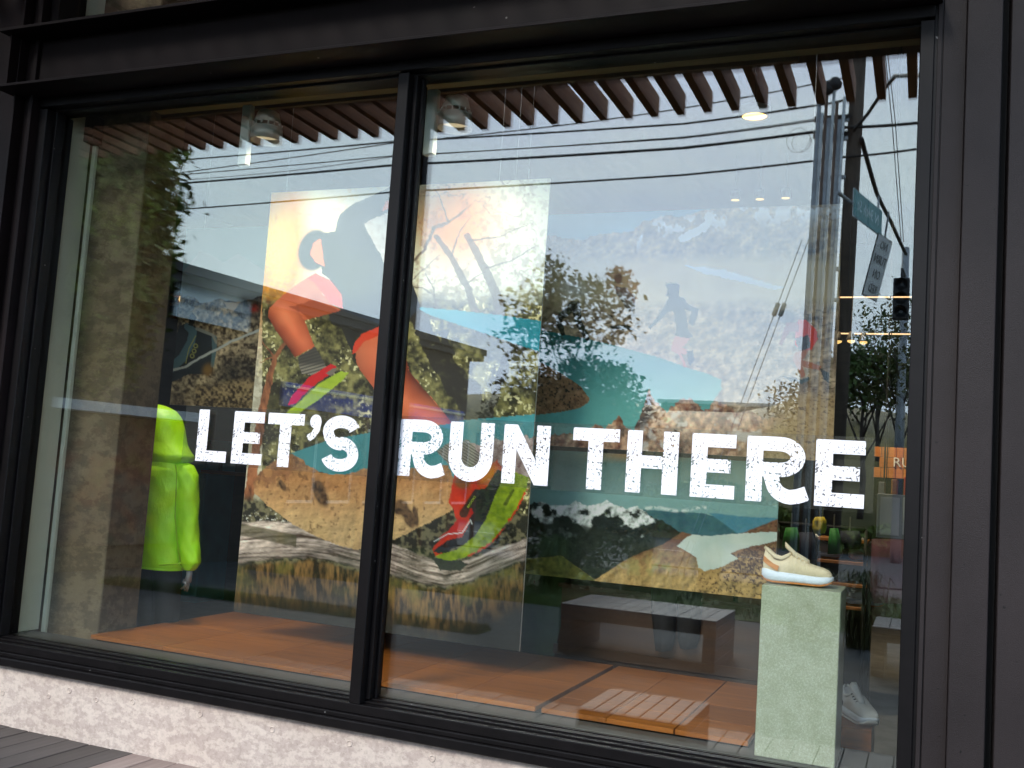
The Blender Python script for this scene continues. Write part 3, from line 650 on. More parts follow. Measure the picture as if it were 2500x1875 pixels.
bark = np.clip(0.62+2.9*(A.n(26, 4, 31, 0.16, 1)*0+(0.6*fbm(X*0.07, d, 11, 4, 33)+0.4*fbm(X*0.05, d, 34, 3, 35))-0.5), 0, 1)
A.put(A.mixc((70, 52, 42), (204, 184, 168), bark*1.15-0.06)*np.clip(1.2-0.55*np.clip((d/hw+0.35), 0, 1.4)**1.5, 0.3, 1.2)[:, None]*relief(X*0.35, d, 40, 4, 88, 2.6, 4)[:, None], np.clip((hw-np.abs(d))/14, 0, 1)*np.clip(below, 0, 1)*0.97)
A.put(A.mixc((30, 27, 19), (92, 86, 48), A.n(40, 3, 2)), np.clip((46-np.abs(d+38-0.25*(X-300)))/10, 0, 1)*np.where(X < 480, 1, 0)*0.8*below)
hang = np.clip((d-hw)/24, 0, 1); dr = 0.6*fbm(X, Y*0.22, 17, 4, 41)+0.4*fbm(X, Y*0.5, 60, 3, 42)
gr = A.mixc((36, 30, 20), (138, 104, 58), np.clip((dr-0.38)*3.6, 0, 1)*np.clip(1.15-(d-hw)/360, 0, 1))
A.put(gr, hang)
A.put(A.mixc((70, 72, 30), (128, 118, 52), A.n(20, 3, 5)), hang*np.clip((A.n(150, 3, 44)-0.5)*5, 0, 1)*np.clip(1-(d-hw)/240, 0, 1)*0.8)
A.put((34, 34, 30), np.clip((d-hw-215)/130+0.6*(A.n(70, 4, 46)-0.5), 0, 1)*0.85)
A.put((52, 52, 48), A.mask([(1390,1000),(1560,1010),(1640,1040),(1590,1085),(1450,1085),(1420,1040)], 8, 30))
# second shoe of the runner
sock2 = A.mixc((70, 66, 58), (168, 160, 146), np.sin((X*0.52-Y*0.85)*0.36)*0.5+0.5)
A.put(sock2, A.mask([(1425,278),(1530,212),(1640,205),(1745,335),(1700,430),(1560,430)], 4, 30))
A.put(A.mixc((150, 24, 12), (226, 60, 20), A.n(60, 4, 4)), A.mask([(1545,440),(1520,560),(1505,620),(1545,690),(1570,760),(1480,850),(1395,935),(1425,985),(1620,900),(1760,720),(1870,500),(1880,400),(1835,338),(1760,400),(1640,480)], 8, 30))
A.put((240, 150, 30), np.clip(A.blob(1770, 430, 70, 60, -0.6, 3)*1.2, 0, 1)*0.8); A.put((96, 74, 28), np.clip(A.blob(1600, 490, 55, 45, 0.1, 4)*1.3, 0, 1)*0.8)
A.put((30, 32, 34), A.mask([(1840,400),(1880,430),(1870,520),(1760,760),(1640,900),(1440,975),(1405,955),(1500,880),(1600,860),(1650,760),(1640,700),(1600,690),(1690,540),(1760,530)], 5, 40))
A.put((186, 30, 22), A.line([(1460,870),(1560,790),(1640,690)], 34, 60, 12, 30)*0.9)
A.put((226, 232, 228), A.line([(1410,890),(1500,840),(1600,832),(1655,745),(1665,770)], 6)*0.9)
limec = A.mixc((104, 130, 16), (160, 180, 34), A.n(30, 5, 5)*1.6-0.3)
A.put(limec, A.mask([(1420,985),(1560,948),(1680,860),(1760,740),(1830,560),(1870,470),(1960,420),(2045,460),(2030,545),(1960,680),(1870,800),(1770,925),(1640,992),(1520,1022),(1440,1003)], 4, 30))
A.put((208, 60, 24), A.line([(2030,545),(1965,680),(1880,800),(1790,905),(1640,992)], 12, 12, 10, 18)*np.clip((A.n(22, 2, 3)-0.4)*8, 0, 1))
A.put((62, 74, 20), A.line([(1945,545),(1890,640)], 16, 26, 4, 20)*0.8)
A.put((20, 22, 24), A.line([(1690,545),(1610,700)], 20, 60)*0.9)
A.build('print', oA, PRINT)
# brand word on the printed shoe's tongue
def text(s_, size, m_, name='lettering', parent=None, ext=0.0004, M=None):
    cu = bpy.data.curves.new(name, 'FONT'); cu.body = s_; cu.size = size; cu.extrude = ext; cu.align_x = 'CENTER'; cu.align_y = 'CENTER'; cu.resolution_u = 2
    to = bpy.data.objects.new(name+'_tmp', cu); COL.objects.link(to); dg = bpy.context.evaluated_depsgraph_get()
    me = bpy.data.meshes.new_from_object(to.evaluated_get(dg)); bpy.data.objects.remove(to); bpy.data.curves.remove(cu)
    if M is not None: me.transform(M)
    me.materials.clear(); me.materials.append(m_); return link(name, me, parent)
LIME = mat('lime_print', (0.55, 0.75, 0.05), 0.5)
a_ = U(550+0.36166*1637, 1000+0.36166*662, y=0.90); b_ = U(550+0.36166*1688, 1000+0.36166*585, y=0.90)
ang = math.atan2(b_.z-a_.z, b_.x-a_.x); cpt = (a_+b_)/2
text('BROOKS', (b_-a_).length/3.9, LIME, 'brand_print', oA, 0.0002, Matrix.Translation(Vector((cpt.x, 0.8990, cpt.z))-Vector(oA.location)) @ Matrix.Rotation(-ang, 4, 'Y') @ Matrix.Rotation(rad(90), 4, 'X'))

# ---- mountain poster with runners (behind, right)
oB, B = poster('hanging_poster', 'wide mountain poster with three runners hanging at the right behind the big poster', -2.72, -0.452, 1.724, 3.122, 1.40, 420, 270, (-2.5, -0.62))
B.crop(1280, 470, 0.36166); X, Y = B.x, B.y
B.put(B.mixc((70, 140, 165), (130, 185, 195), (Y-60)/260), np.ones_like(X))
rx_ = [-900, 170, 380, 480, 640, 740, 800, 960, 1090, 1200, 1400, 1500, 2400]; ry_ = [330, 290, 322, 282, 266, 246, 195, 156, 160, 108, 88, 60, 40]
rid = np.interp(X, rx_, ry_)+(B.n(36, 4, 2)-0.5)*36
mt = np.clip((Y-rid)/5, 0, 1); n1 = B.n(60, 5, 3); n2 = B.n(26, 4, 4)
slope = B.mixc((120, 104, 84), (196, 172, 134), n1*1.6-0.3)
slope = slope*(0.62+0.8*np.clip((n2-0.2)*1.4, 0, 1))[:, None]
slope = slope*relief(X, Y, 150, 6, 81, 4.5, 7)[:, None]
B.put(slope, mt)
sn = np.clip((B.n(70, 4, 7, 1, 0.8)-0.5)*14, 0, 1)*np.clip(1-np.abs(Y-rid-70)/120, 0, 1)*np.where(X > 760, 1, 0.1)
B.put((232, 234, 238), sn*mt); B.put((230, 232, 234), B.mask([(1030,310),(1260,170),(1270,200),(1220,270),(1120,320),(1050,340)], 14, 30))
B.put((92, 92, 66), np.clip((B.n(70, 4, 9)-0.5)*8, 0, 1)*B.blob(1640, 420, 230, 160)*0.8); B.put((92, 84, 66), np.clip((B.n(40, 4, 19)-0.5)*8, 0, 1)*B.blob(600, 410, 60, 60)*0.9)
sandm = np.clip((Y-400-0.06*(X-400)*0-40*(B.n(200, 3, 8)-0.5))/90, 0, 1)
B.put(B.mixc((206, 182, 138), (226, 204, 160), B.n(120, 3, 3)), sandm*np.clip((900-Y)/200, 0, 1)*np.where(X > 200, 1, 0.7))
B.put((226, 230, 232), B.mask([(1080,490),(1330,520),(1600,600),(1760,640),(1700,660),(1450,600),(1200,545)], 10, 30))
scree = np.clip((Y-720-0.10*(X-900)*0+70*(B.n(140, 3, 8)-0.5))/110, 0, 1)
sc_ = B.mixc((128, 106, 86), (196, 170, 138), np.clip((B.n(40, 5, 13)-0.30)*2.4, 0, 1))
sc_ = sc_*relief(X, Y*1.4, 60, 5, 82, 2.2, 5)[:, None]
B.put(sc_, scree)
B.put((48, 40, 34), np.clip((B.n(22, 3, 23, 0.6, 1.5)-0.66)*9, 0, 1)*scree*0.6)
# teal ribbon lower left, rocks under it
tealm = B.mask([(-900,850),(130,930),(440,990),(600,1030),(900,1110),(1120,1190),(1230,1220),(1330,1262),(1330,1330),(1260,1430),(1200,1600),(900,1760),(-900,1760)], 3, 30)
B.put(B.mixc((26, 112, 112), (104, 176, 168), (Y-930)/560+0.25*(B.n(220, 3, 4)-0.5)), tealm)
B.put(B.mixc((96, 70, 50), (168, 128, 92), B.n(20, 4, 6)*1.5-0.2), B.mask([(-100,1120),(100,1140),(250,1220),(380,1310),(440,1390),(430,1420),(380,1452),(250,1482),(90,1500),(-100,1500)], 3, 30))
B.put((30, 24, 18), np.clip((B.n(12, 3, 29)-0.64)*14, 0, 1)*B.mask([(-100,1120),(100,1140),(250,1220),(380,1310),(440,1390),(380,1452),(250,1482),(90,1500),(-100,1500)]))
rx2 = [-900, 430, 480, 540, 590, 640, 690, 740, 770, 840, 870, 920, 960, 1000, 1080, 1130, 1180, 1230, 1290, 1350, 1420, 1520, 1620, 1760, 1830, 2400]
ry2 = [1700, 1620, 1555, 1590, 1560, 1500, 1590, 1600, 1540, 1330, 1390, 1440, 1480, 1440, 1385, 1400, 1440, 1470, 1410, 1420, 1475, 1470, 1530, 1500, 1540, 1500]
r2 = np.interp(X, rx2, ry2)+(B.n(20, 3, 12)-0.5)*40
rm = np.clip((Y-r2)/5, 0, 1)
rockc = B.mixc((118, 66, 46), (222, 176, 138), np.clip((B.n(38, 5, 14)-0.3)*2.4, 0, 1))
rockc = rockc*relief(X, Y, 90, 5, 83, 4.5, 6)[:, None]
B.put(rockc, rm*np.where(X < 1950, 1, 0)); B.put((216, 206, 196), np.clip((B.n(70, 3, 15)-0.56)*9, 0, 1)*rm*np.where((X > 780) & (X < 1700), 0.8, 0)*np.clip((Y-r2-30)/40, 0, 1))
B.put((60, 54, 60), np.clip(B.blob(810, 1500, 46, 110, 0.4, 4)*1.4, 0, 1)*rm*0.8)
B.put(B.mixc((150, 118, 80), (206, 176, 128), B.n(20, 4, 9)), np.clip((X-1500-0.8*(1659-Y))/160, 0, 1)*np.clip((Y-1340)/60, 0, 1))
B.put((90, 66, 44), np.clip((B.n(13, 3, 33, 0.7, 1.3)-0.64)*12, 0, 1)*np.clip((X-1450)/160, 0, 1)*np.clip((Y-1200)/60, 0, 1)*0.8)
# runners: middle, right in red, left in tights
nav = (34, 40, 56)
B.put(nav, B.mask([(955,610),(1045,615),(1050,650),(1040,700),(1075,715),(1110,760),(1180,785),(1160,860),(1135,900),(1110,880),(1130,800),(1085,790),(1100,860),(1105,930),(1140,975),(1075,985),(1020,965),(1025,890),(1005,800),(965,810),(900,880),(850,925),(840,905),(900,840),(960,745),(975,710),(955,690),(965,650)], 5, 30))
B.put((196, 128, 120), B.mask([(1020,970),(1120,985),(1080,1035),(1060,1045),(1100,1060),(1105,1090),(1060,1090),(1100,1180),(1080,1180),(1040,1090),(990,1065),(1000,1020)], 4, 30))
B.put((40, 52, 72), B.mask([(1095,1070),(1140,1065),(1145,1140),(1120,1172),(1105,1140)], 4, 20))
B.put((224, 52, 36), B.mask([(1845,860),(1900,855),(1975,930),(1978,990),(1940,1060),(1880,1080),(1830,1030),(1830,930)], 5, 30))
B.put((66, 56, 56), np.clip(B.blob(1770, 840, 55, 45, 0.2, 4)*2, 0, 1)); B.put((150, 78, 74), B.mask([(1770,880),(1850,870),(1850,940),(1790,940),(1740,1030),(1718,1025),(1750,930)], 4, 30))
B.put((52, 40, 40), B.mask([(1830,985),(1920,960),(1935,1050),(1850,1075)], 5, 20))
B.put((176, 104, 70), B.mask([(1830,1075),(1930,1060),(1880,1130),(2000,1170),(2010,1200),(1890,1180),(1870,1160),(1900,1240),(1870,1250),(1840,1180),(1815,1130)], 4, 30))
B.put((70, 84, 86), B.mask([(1845,1270),(1920,1240),(1930,1262),(1870,1296)], 3, 20)); B.put((54, 60, 60), B.mask([(1990,1180),(2060,1220),(2050,1282),(2025,1265)], 3, 20))
B.put((40, 44, 40), B.mask([(1740,1240),(1840,1250),(1850,1275),(1800,1275)], 5, 20))
for pts, w0_, w1_ in (([(330,760),(290,800),(235,850),(235,880),(260,950)],60,34), ([(350,760),(360,860),(390,920),(425,985)],60,34)):
    B.put((22, 24, 28), B.line(pts, w0_, w1_, 5, 30))
B.put((60, 66, 72), np.clip(B.blob(635, 580, 26, 34, 0, 4)*1.6, 0, 1)*0.7); B.put((84, 88, 98), B.mask([(610,630),(680,640),(750,700),(745,800),(700,800),(650,720),(620,680)], 8, 30)*0.7)
B.put((30, 30, 26), B.mask([(580,900),(700,895),(760,930),(600,925)], 8, 30))
B.put((240, 236, 228), B.blob(330, 650, 100, 60, 0.2, 3)*0.6)
B.build('print', oB, PRINT)

# ---- lake and snow mountain poster (below it)
oL, Lk = poster('hanging_poster', 'lake and snowy mountain poster hanging low behind the plinth', -2.72, -0.725, 0.963, 1.700, 1.425, 400, 160, (-2.4,))
Lk.crop(1280, 1050, 0.30742); X, Y = Lk.x, Lk.y
Lk.put(Lk.mixc((84, 120, 112), (128, 168, 164), (Y-250)/260+0.4*(Lk.n(260, 3, 3)-0.5)), np.ones_like(X))
Lk.put(Lk.mixc((110, 74, 50), (150, 112, 70), Lk.n(90, 3, 2)), np.clip((260-Y-0.35*X)/80, 0, 1)*0.9); Lk.put((176, 124, 44), np.clip(1-np.abs(Y-200)/70, 0, 1)*Lk.blob(900, 200, 330, 120)*0.8)
rr = np.interp(X, [-900, 50, 110, 300, 400, 500, 600, 650, 740, 800, 900, 980, 1100, 1200, 1300], [600, 590, 570, 600, 560, 600, 570, 545, 600, 620, 600, 660, 720, 780, 840])+(Lk.n(30, 4, 5)-0.5)*46
Lk.put(Lk.mixc((38, 78, 92), (66, 112, 118), Lk.n(60, 3, 4)), np.clip((Y-np.interp(X, [900, 1150, 1420, 1560, 1760, 2200], [620, 640, 650, 690, 780, 860])-12*Lk.n(40, 3, 6))/5, 0, 1)*np.where(X > 880, 1, 0))
Lk.put((74, 132, 150), np.clip((Y-np.interp(X, [1400, 1700, 2000, 2300], [640, 670, 690, 690])-14*Lk.n(50, 3, 7))/8, 0, 1)*np.clip((X-1430-(Y-640)*1.4)/20, 0, 1))
Lk.put((216, 226, 220), np.clip(1-np.abs(Y-628-14*np.sin(X/60))/20, 0, 1)*np.where((X > 940) & (X < 1450), 1, 0)*np.clip((Lk.n(24, 3, 8)-0.42)*8, 0, 1))
mm = np.clip((Y-rr)/5, 0, 1); snow = np.clip((Lk.n(80, 6, 9, 1, 1.1)+0.0012*(700-Y)-0.47)*8, 0, 1)
Lk.put(Lk.mixc((24, 34, 32), (214, 224, 216), snow)*relief(X, Y, 90, 6, 85, 5.0, 7)[:, None], mm*np.where(X < 1330, 1, 0))
Lk.put(Lk.mixc((20, 28, 26), (46, 56, 44), Lk.n(40, 3, 3)), np.clip((Y-np.interp(X, [0, 250, 600, 900, 1000], [740, 700, 760, 850, 900])-60*(Lk.n(40, 4, 10)-0.5))/40, 0, 1)*np.where(X < 1010, 0.9, 0))
gl = np.clip((Y-np.interp(X, [-900, 60, 200, 290, 480, 560, 700, 820, 930, 1100, 1250, 1420, 1700, 2000, 2300], [1010, 1010, 1000, 985, 1120, 1180, 1090, 1010, 960, 900, 800, 840, 820, 700, 640])-14*Lk.n(30, 3, 11))/6, 0, 1)
hill = Lk.mixc((112, 76, 54), (176, 146, 92), np.clip((Y-900)/260+0.9*(Lk.n(40, 4, 13)-0.5), 0, 1))
hill = hill*relief(X, Y, 80, 5, 86, 2.5, 6)[:, None]
Lk.put(hill, gl); Lk.put((72, 48, 36), np.clip((Lk.n(16, 3, 15)-0.58)*9, 0, 1)*gl*np.clip((X-1250)/200, 0.25, 1)*0.9)
Lk.put(Lk.mixc((66, 72, 34), (128, 128, 62), Lk.n(26, 4, 16)*1.4-0.2), gl*np.where(X < 560, 1, 0)); Lk.put((150, 150, 92), np.clip((Lk.n(50, 4, 17)-0.5)*6, 0, 1)*gl*Lk.blob(1000, 1080, 320, 90)*0.7)
Lk.put(Lk.mixc((176, 196, 186), (206, 216, 204), Lk.n(120, 2, 3)), Lk.mask([(1210,920),(1290,850),(1340,825),(1420,842),(1700,822),(2010,808),(2300,800),(2300,850),(2010,880),(1860,912),(1700,950),(1640,980),(1700,1020),(1560,1090),(1430,1120),(1380,1090),(1365,1010),(1290,960)], 7, 30))
Lk.put((74, 52, 40), np.clip((Lk.n(14, 3, 19)-0.5)*7, 0, 1)*Lk.mask([(1650,990),(2020,890),(2300,880),(2300,1200),(1900,1240),(1700,1160),(1600,1090),(1710,1020)], 8, 30))
Lk.build('print', oL, PRINT)

# ---- rocks and climbing shoe poster (left)
oC, Cc = poster('hanging_poster', 'rocky trail poster with a dark teal trail shoe hanging at the left', -4.90, -3.70, 1.862, 3.116, 1.40, 190, 230, (-4.75,))
Cc.crop(380, 480, 0.32553); X, Y = Cc.x, Cc.y
Cc.put(Cc.mixc((120, 160, 170), (150, 186, 186), (Y-250)/400), np.ones_like(X))
Cc.put((176, 190, 196), np.clip((Y-np.interp(X, [0, 200, 330, 400, 500, 620, 700, 900, 1200], [620, 560, 400, 410, 480, 420, 470, 600, 640])-16*Cc.n(40, 3, 2))/6, 0, 1))
rk_ = np.clip((Y-np.interp(X, [0, 160, 220, 290, 330, 480, 640, 800, 1200], [820, 800, 740, 745, 800, 770, 790, 740, 720])-26*(Cc.n(40, 4, 3)-0.5))/5, 0, 1)
rc = relief(X, Y, 110, 6, 87, 4.5, 7)[:, None]*Cc.mixc((70, 56, 40), (186, 166, 132), np.clip((Cc.n(22, 4, 5)-0.34)*3, 0, 1))
Cc.put(rc, rk_); Cc.mul(1-0.72*np.clip(Cc.blob(620, 1320, 170, 130, 0, 3)*1.2, 0, 1)); Cc.mul(1-0.45*np.clip((X-480)/200, 0, 1)*np.clip((1000-Y)/150, 0, 1)*rk_)
Cc.put((44, 40, 40), np.clip((X-600)/60, 0, 1)*np.clip((Y-700)/60, 0, 1)*np.clip((960-Y)/60, 0, 1)*0.6); Cc.put((176, 150, 112), Cc.mask([(510,795),(635,790),(570,880)], 5, 20))
Cc.put((30, 38, 40), Cc.mask([(60,1300),(130,1090),(180,970),(230,950),(250,960),(330,985),(430,1040),(460,1110),(440,1250),(430,1330),(250,1330),(100,1400)], 4, 30))
Cc.put((86, 120, 130), Cc.line([(240,975),(280,1010),(265,1090),(200,1210),(110,1290)], 54, 70)*0.9); Cc.put((92, 122, 128), Cc.line([(440,1060),(440,1160),(425,1270)], 40, 24)*0.8); Cc.put((150, 150, 140), Cc.line([(310,990),(430,1040),(455,1100)], 26, 14)*0.9)
Cc.put((24, 26, 28), Cc.mask([(245,960),(255,890),(275,870),(310,905),(275,975)], 4, 20))
for cx, cy in ((300,1120),(288,1158),(274,1195)): Cc.put((178, 176, 92), np.clip(1-np.abs(np.hypot(X-cx, Y-cy)-14)/6, 0, 1))
Cc.put((178, 176, 92), Cc.line([(300,1045),(250,1140),(225,1250)], 6))
Cc.put((196, 200, 196), Cc.line([(100,1308),(220,1280),(330,1210),(450,1150),(560,1090),(680,1040),(820,980),(1000,900)], 16, 20, 6, 40))
Cc.put((150, 110, 40), np.clip(Cc.blob(390, 1300, 40, 50, 0.4, 3), 0, 1)*0.8); Cc.put((190, 60, 44), np.clip(Cc.blob(740, 840, 34, 30, 0, 3)*1.5*Cc.n(20, 3, 3), 0, 1))
Cc.put(Cc.mixc((60, 46, 30), (176, 150, 108), np.clip((Cc.n(18, 4, 15)-0.36)*3, 0, 1)), np.clip((Y-1400+0.15*(X-300))/60, 0, 1)*np.where(X > 300, 1, 0.3))
Cc.build('print', oC, PRINT)
# ------------------------------------------------------------------ lamps of the shop
LAMPM = mat('grey_lamp_metal', (0.36, 0.38, 0.34), 0.35, 0.2, var=0.05)
STEMM = mat('pale_stem', (0.50, 0.54, 0.48), 0.5, var=0.05)
LENSM = mat('lamp_lens', (0.5, 0.48, 0.42), 0.2, emit=(1.0, 0.8, 0.5), estr=0.25)
GLOW = mat('lamp_glow', (0.9, 0.8, 0.6), 0.5, emit=(1.0, 0.60, 0.20), estr=0.62)
def spot(parent, loc_, target, power, size=rad(125), col=(1.0, 0.88, 0.70), blend=1.0, radius=0.08):
    l = bpy.data.lights.new('lamp_light', 'SPOT'); l.energy = power; l.spot_size = size; l.spot_blend = blend; l.color = col; l.shadow_soft_size = radius
    o = bpy.data.objects.new('lamp_light', l); COL.objects.link(o); o.parent = parent; o.location = loc_
    d = Vector(target)-(Vector(parent.location)+Vector(loc_)); o.rotation_euler = d.to_track_quat('-Z', 'Y').to_euler(); return o
def track_lamp(u, v, us, vs, y, label, target, power):
    c = U(u, v, y=y); st = U(us, vs, y=y)
    o = empty('track_spotlight', (c.x, y, c.z), label=label, cat='spotlight', group='track spotlights')
    MB().bbox((st.x-c.x-0.032, -0.02, -0.20), (st.x-c.x+0.032, 0.02, 0.155), 0.006).build('stem', STEMM, o)
    MB().tube([(st.x-c.x+0.03, 0, 0.02), (-0.07, 0, 0.03)], 0.012, 8).build('arm', STEMM, o, True)
    MB().lathe((0, 0, 0), [(0.050, 0.105), (0.058, 0.100), (0.078, 0.034), (0.076, 0.033)], 24).build('shade', LAMPM, o, True)
    for k_ in range(14):
        a = 2*math.pi*k_/14
        MB().box((-0.004, -0.003, 0.012), (0.004, 0.003, 0.034), Matrix.Rotation(a, 4, 'Z') @ Matrix.Translation((0.080, 0, 0))).build('cooling_fin', LAMPM, o)
    MB().lathe((0, 0, 0), [(0.074, 0.012), (0.087, 0.011), (0.092, -0.065), (0.084, -0.065), (0.080, 0.0)], 24).build('rim', LAMPM, o, True)
    MB().lathe((0, 0, 0), [(0.078, -0.030), (0.001, -0.028)], 20).build('lens', LENSM, o)
    spot(o, (0, 0, -0.075), target, power)
    return o
track_lamp(652, 318, 604, 300, 0.36, 'grey cone track spotlight with pale stem behind the left pane', (-3.5, 0.9, 2.2), 15)
track_lamp(1112, 285, 1056, 270, 0.36, 'grey cone track spotlight with pale stem right of the mullion', (-2.3, 0.9, 2.2), 12)
# round downlight and a row of small track heads deeper in the shop
def disc_lamp(u, v, y, r, label, power, target=None):
    c = U(u, v, y=y); o = empty('ceiling_downlight', (c.x, y, c.z), label=label, cat='downlight', group='ceiling lamps')
    MB().lathe((0, 0, 0), [(r+0.02, 0.06), (r+0.02, 0.0), (r, -0.006), (r, 0.03)], 28).build('ring', LAMPM, o, True)
    MB().lathe((0, 0, 0), [(r, 0.004), (0.001, 0.004)], 28).build('diffuser', GLOW, o)
    MB().tube([(0, 0, 0.06), (0, 0, 4.70-c.z)], 0.004, 6).build('drop_rod', BLACK, o)
    return o
dl = disc_lamp(1842, 284, 2.6, 0.085, 'glowing round downlight below the canopy reflection at upper right', 70)
spot(dl, (0, 0, -0.05), (-0.15, 3.7, 1.2), 140, rad(95), (1.0, 0.80, 0.55), 1.0, 0.04)
added_dl = empty('ceiling_downlight', (-4.58, 0.96, 4.12), label='added round downlight, out of view, that brightens the lime jacket', cat='downlight', group='ceiling lamps')  # added lamp, hung above the visible area to brighten the jacket
MB().lathe((0, 0, 0), [(0.09, 0.06), (0.09, 0.0), (0.07, -0.006), (0.07, 0.03)], 24).build('ring', LAMPM, added_dl, True); MB().lathe((0, 0, 0), [(0.07, 0.004), (0.001, 0.004)], 24).build('diffuser', GLOW, added_dl); MB().tube([(0, 0, 0.06), (0, 0, 0.57)], 0.004, 6).build('drop_rod', BLACK, added_dl)
spot(added_dl, (0.10, -0.12, -0.05), (-4.5, 0.86, 1.0), 95, rad(44), (1.0, 0.90, 0.74), 1.0, 0.04)
for i, (u, v) in enumerate(((1795, 489), (1855, 487), (1918, 484))):
    c = U(u, v, y=5.2); o = empty('small_spotlight', (c.x, 5.2, c.z), label=('first', 'second', 'third')[i]+' from the left of three small lit track heads above the mountain poster', cat='spotlight', group='small track heads')
    MB().lathe((0, 0, 0), [(0.02, 0.09), (0.04, 0.08), (0.045, 0.0), (0.040, 0.0), (0.03, 0.05)], 16).build('housing', LAMPM, o, True)
    MB().lathe((0, 0, 0), [(0.042, 0.002), (0.001, 0.006)], 16).build('lens', GLOW, o)
    MB().tube([(0, 0, 0.09), (0, 0, 4.69-c.z)], 0.003, 5).build('rod', BLACK, o)
    spot(o, (0, 0, -0.02), U(2216, 1140+30*i, y=6.25), 110, rad(60), (1.0, 0.72, 0.42), 1.0, 0.02)
# ------------------------------------------------------------------ timber canopy over the pavement in front of the window
CEDAR = wood('cedar_slats', (0.25, 0.100, 0.040), (0.48, 0.205, 0.085), 0.7, 1.0, (6, 0.7, 6))
can = empty('slatted_canopy', (0, 0, 4.25), label='slatted brown timber canopy over the pavement, seen reflected along the top of the window', cat='canopy')
CAN_END = -2.60
sx = -0.166+0.02; SP = 0.1981
sm = MB().bbox((-0.028, CAN_END, 0.0), (0.028, -0.022, 0.155), 0.002).mesh('slat'); sm.materials.append(CEDAR)
for i in range(-6, 46):
    o = link('slat', sm, can); o.location = (sx-i*SP, 0.002*((i*7) % 3-1), 0.0015*((i*5) % 4))
MB().bbox((-9, -0.60, 0.1605), (1.3, -0.50, 0.26), 0.003).build('cross_beam', CEDAR, can)
MB().bbox((-9, -2.10, 0.1605), (1.3, -2.04, 0.22), 0.003).build('cross_beam', BEAM, can)
MB().box((-9, -0.10, 0.1605), (1.3, -0.0205, 0.30)).build('wall_ledger', BEAM, can)
# ------------------------------------------------------------------ ground in front of the shop (seen mirrored in the window)
def MY(yv): return 2*GLASS_Y-yv                 # distance behind the mirror -> real y
PAVE = concrete('grey_paving', (0.066, 0.064, 0.060), (0.050, 0.049, 0.046), (0.8, 0.8, 0.8), 1.2, 0.1)
ASPH = mat('asphalt', (0.055, 0.055, 0.057), 0.9, var=0.25, scale=3, bump=0.2, bscale=200)
SOIL = mat('verge_soil', (0.10, 0.08, 0.045), 0.95, var=0.4, scale=1.5)
LAWN = mat('lawn_ground', (0.055, 0.085, 0.022), 0.95, var=0.4, scale=2.5)
MB().box((-300, -400, -0.35), (300, 0.28, -0.06)).build('ground', SOIL, kind='structure')
MB().box((-60, MY(14.6), -0.0595), (40, -2.24, -0.012)).build('paving', PAVE, kind='structure')
MB().box((-60, MY(25.0), -0.0595), (40, MY(14.6)-0.16, -0.040)).build('road', ASPH, kind='structure')
MB().bbox((-60, MY(14.6)-0.155, -0.0595), (40, MY(14.6)-0.002, 0.02), 0.01).build('kerb', PAVE, kind='structure')
for i, x in enumerate(range(-30, 12, 6)):
    MB().box((x, MY(19.9), -0.0395), (x+2.6, MY(19.78), -0.0355)).build('lane_marking', mat('road_paint', (0.7, 0.68, 0.6), 0.7) if i == 0 else MATS['road_paint'], kind='structure')
lawns = [(-40, 12, 8.1, 12.9), (-8.6, -3.9, 4.74, 5.10), (-8.6, -3.6, 7.35, 7.95)]
for a, b, y0, y1 in lawns:
    MB().box((a, MY(y1), -0.0115), (b, MY(y0), -0.004)).build('lawn', LAWN, kind='structure')
# deck of weathered boards
DECK = wood('weathered_deck', (0.034, 0.028, 0.026), (0.068, 0.057, 0.052), 0.55, 1.0, (9, 0.6, 9))
deck = empty('deck'); tag(deck, kind='structure')
dm = MB().bbox((-0.069, -2.215, -0.034), (0.069, -0.012, 0.0), 0.003).mesh('deck_board'); dm.materials.append(DECK)
DECKL = wood('lit_deck', (0.20, 0.145, 0.125), (0.31, 0.24, 0.21), 0.6, 1.0, (9, 0.6, 9))  # light reflecting off a few boards, put into a paler copy of the wood
dml = dm.copy(); dml.materials.clear(); dml.materials.append(DECKL)
for i in range(88):
    x = -10.45+0.1425*i
    o = link('deck_board', dml if -3.62 < x < -3.1 else dm, deck); o.location = (x, 0.004*((i*7) % 3-1), -0.001*((i*5) % 3))
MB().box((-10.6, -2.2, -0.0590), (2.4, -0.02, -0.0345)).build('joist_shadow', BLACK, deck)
# benches
BENCHT = wood('grey_bench_boards', (0.050, 0.050, 0.055), (0.115, 0.115, 0.122), 0.55, 1.0, (9, 0.6, 9))
def bench(xa, xb, ya, yb, h, nb, label):
    cx, cy = (xa+xb)/2, (MY(ya)+MY(yb))/2; lx, ly = abs(xb-xa)/2, abs(yb-ya)/2
    o = empty('timber_bench', (cx, cy, -0.012), label=label, cat='bench', group='dark timber benches'); h += 0.012
    wv = 2*lx/nb
    for k_ in range(nb):
        MB().bbox((-lx+k_*wv+0.0025, -ly, h-0.060), (-lx+(k_+1)*wv-0.0025, ly, h), 0.003).build('seat_board', BENCHT, o)
    for s_ in (-1, 1):
        [MB().bbox((s_*lx-0.11 if s_ > 0 else -lx, -ly+0.004, (h-0.0605)*q_/4+0.0015), (lx if s_ > 0 else -lx+0.11, ly-0.004, (h-0.0605)*(q_+1)/4-0.0015), 0.003).build('end_board', BENCHT, o) for q_ in range(4)]
    for yy in (-ly+0.02, ly-0.06):
        MB().box((-lx+0.111, yy, h-0.13), (lx-0.111, yy+0.04, h-0.061)).build('rail', BENCHT, o)
    return o
bench(-2.98, -1.58, 4.45, 5.38, 0.42, 12, 'long dark timber bench reflected below the lake poster')
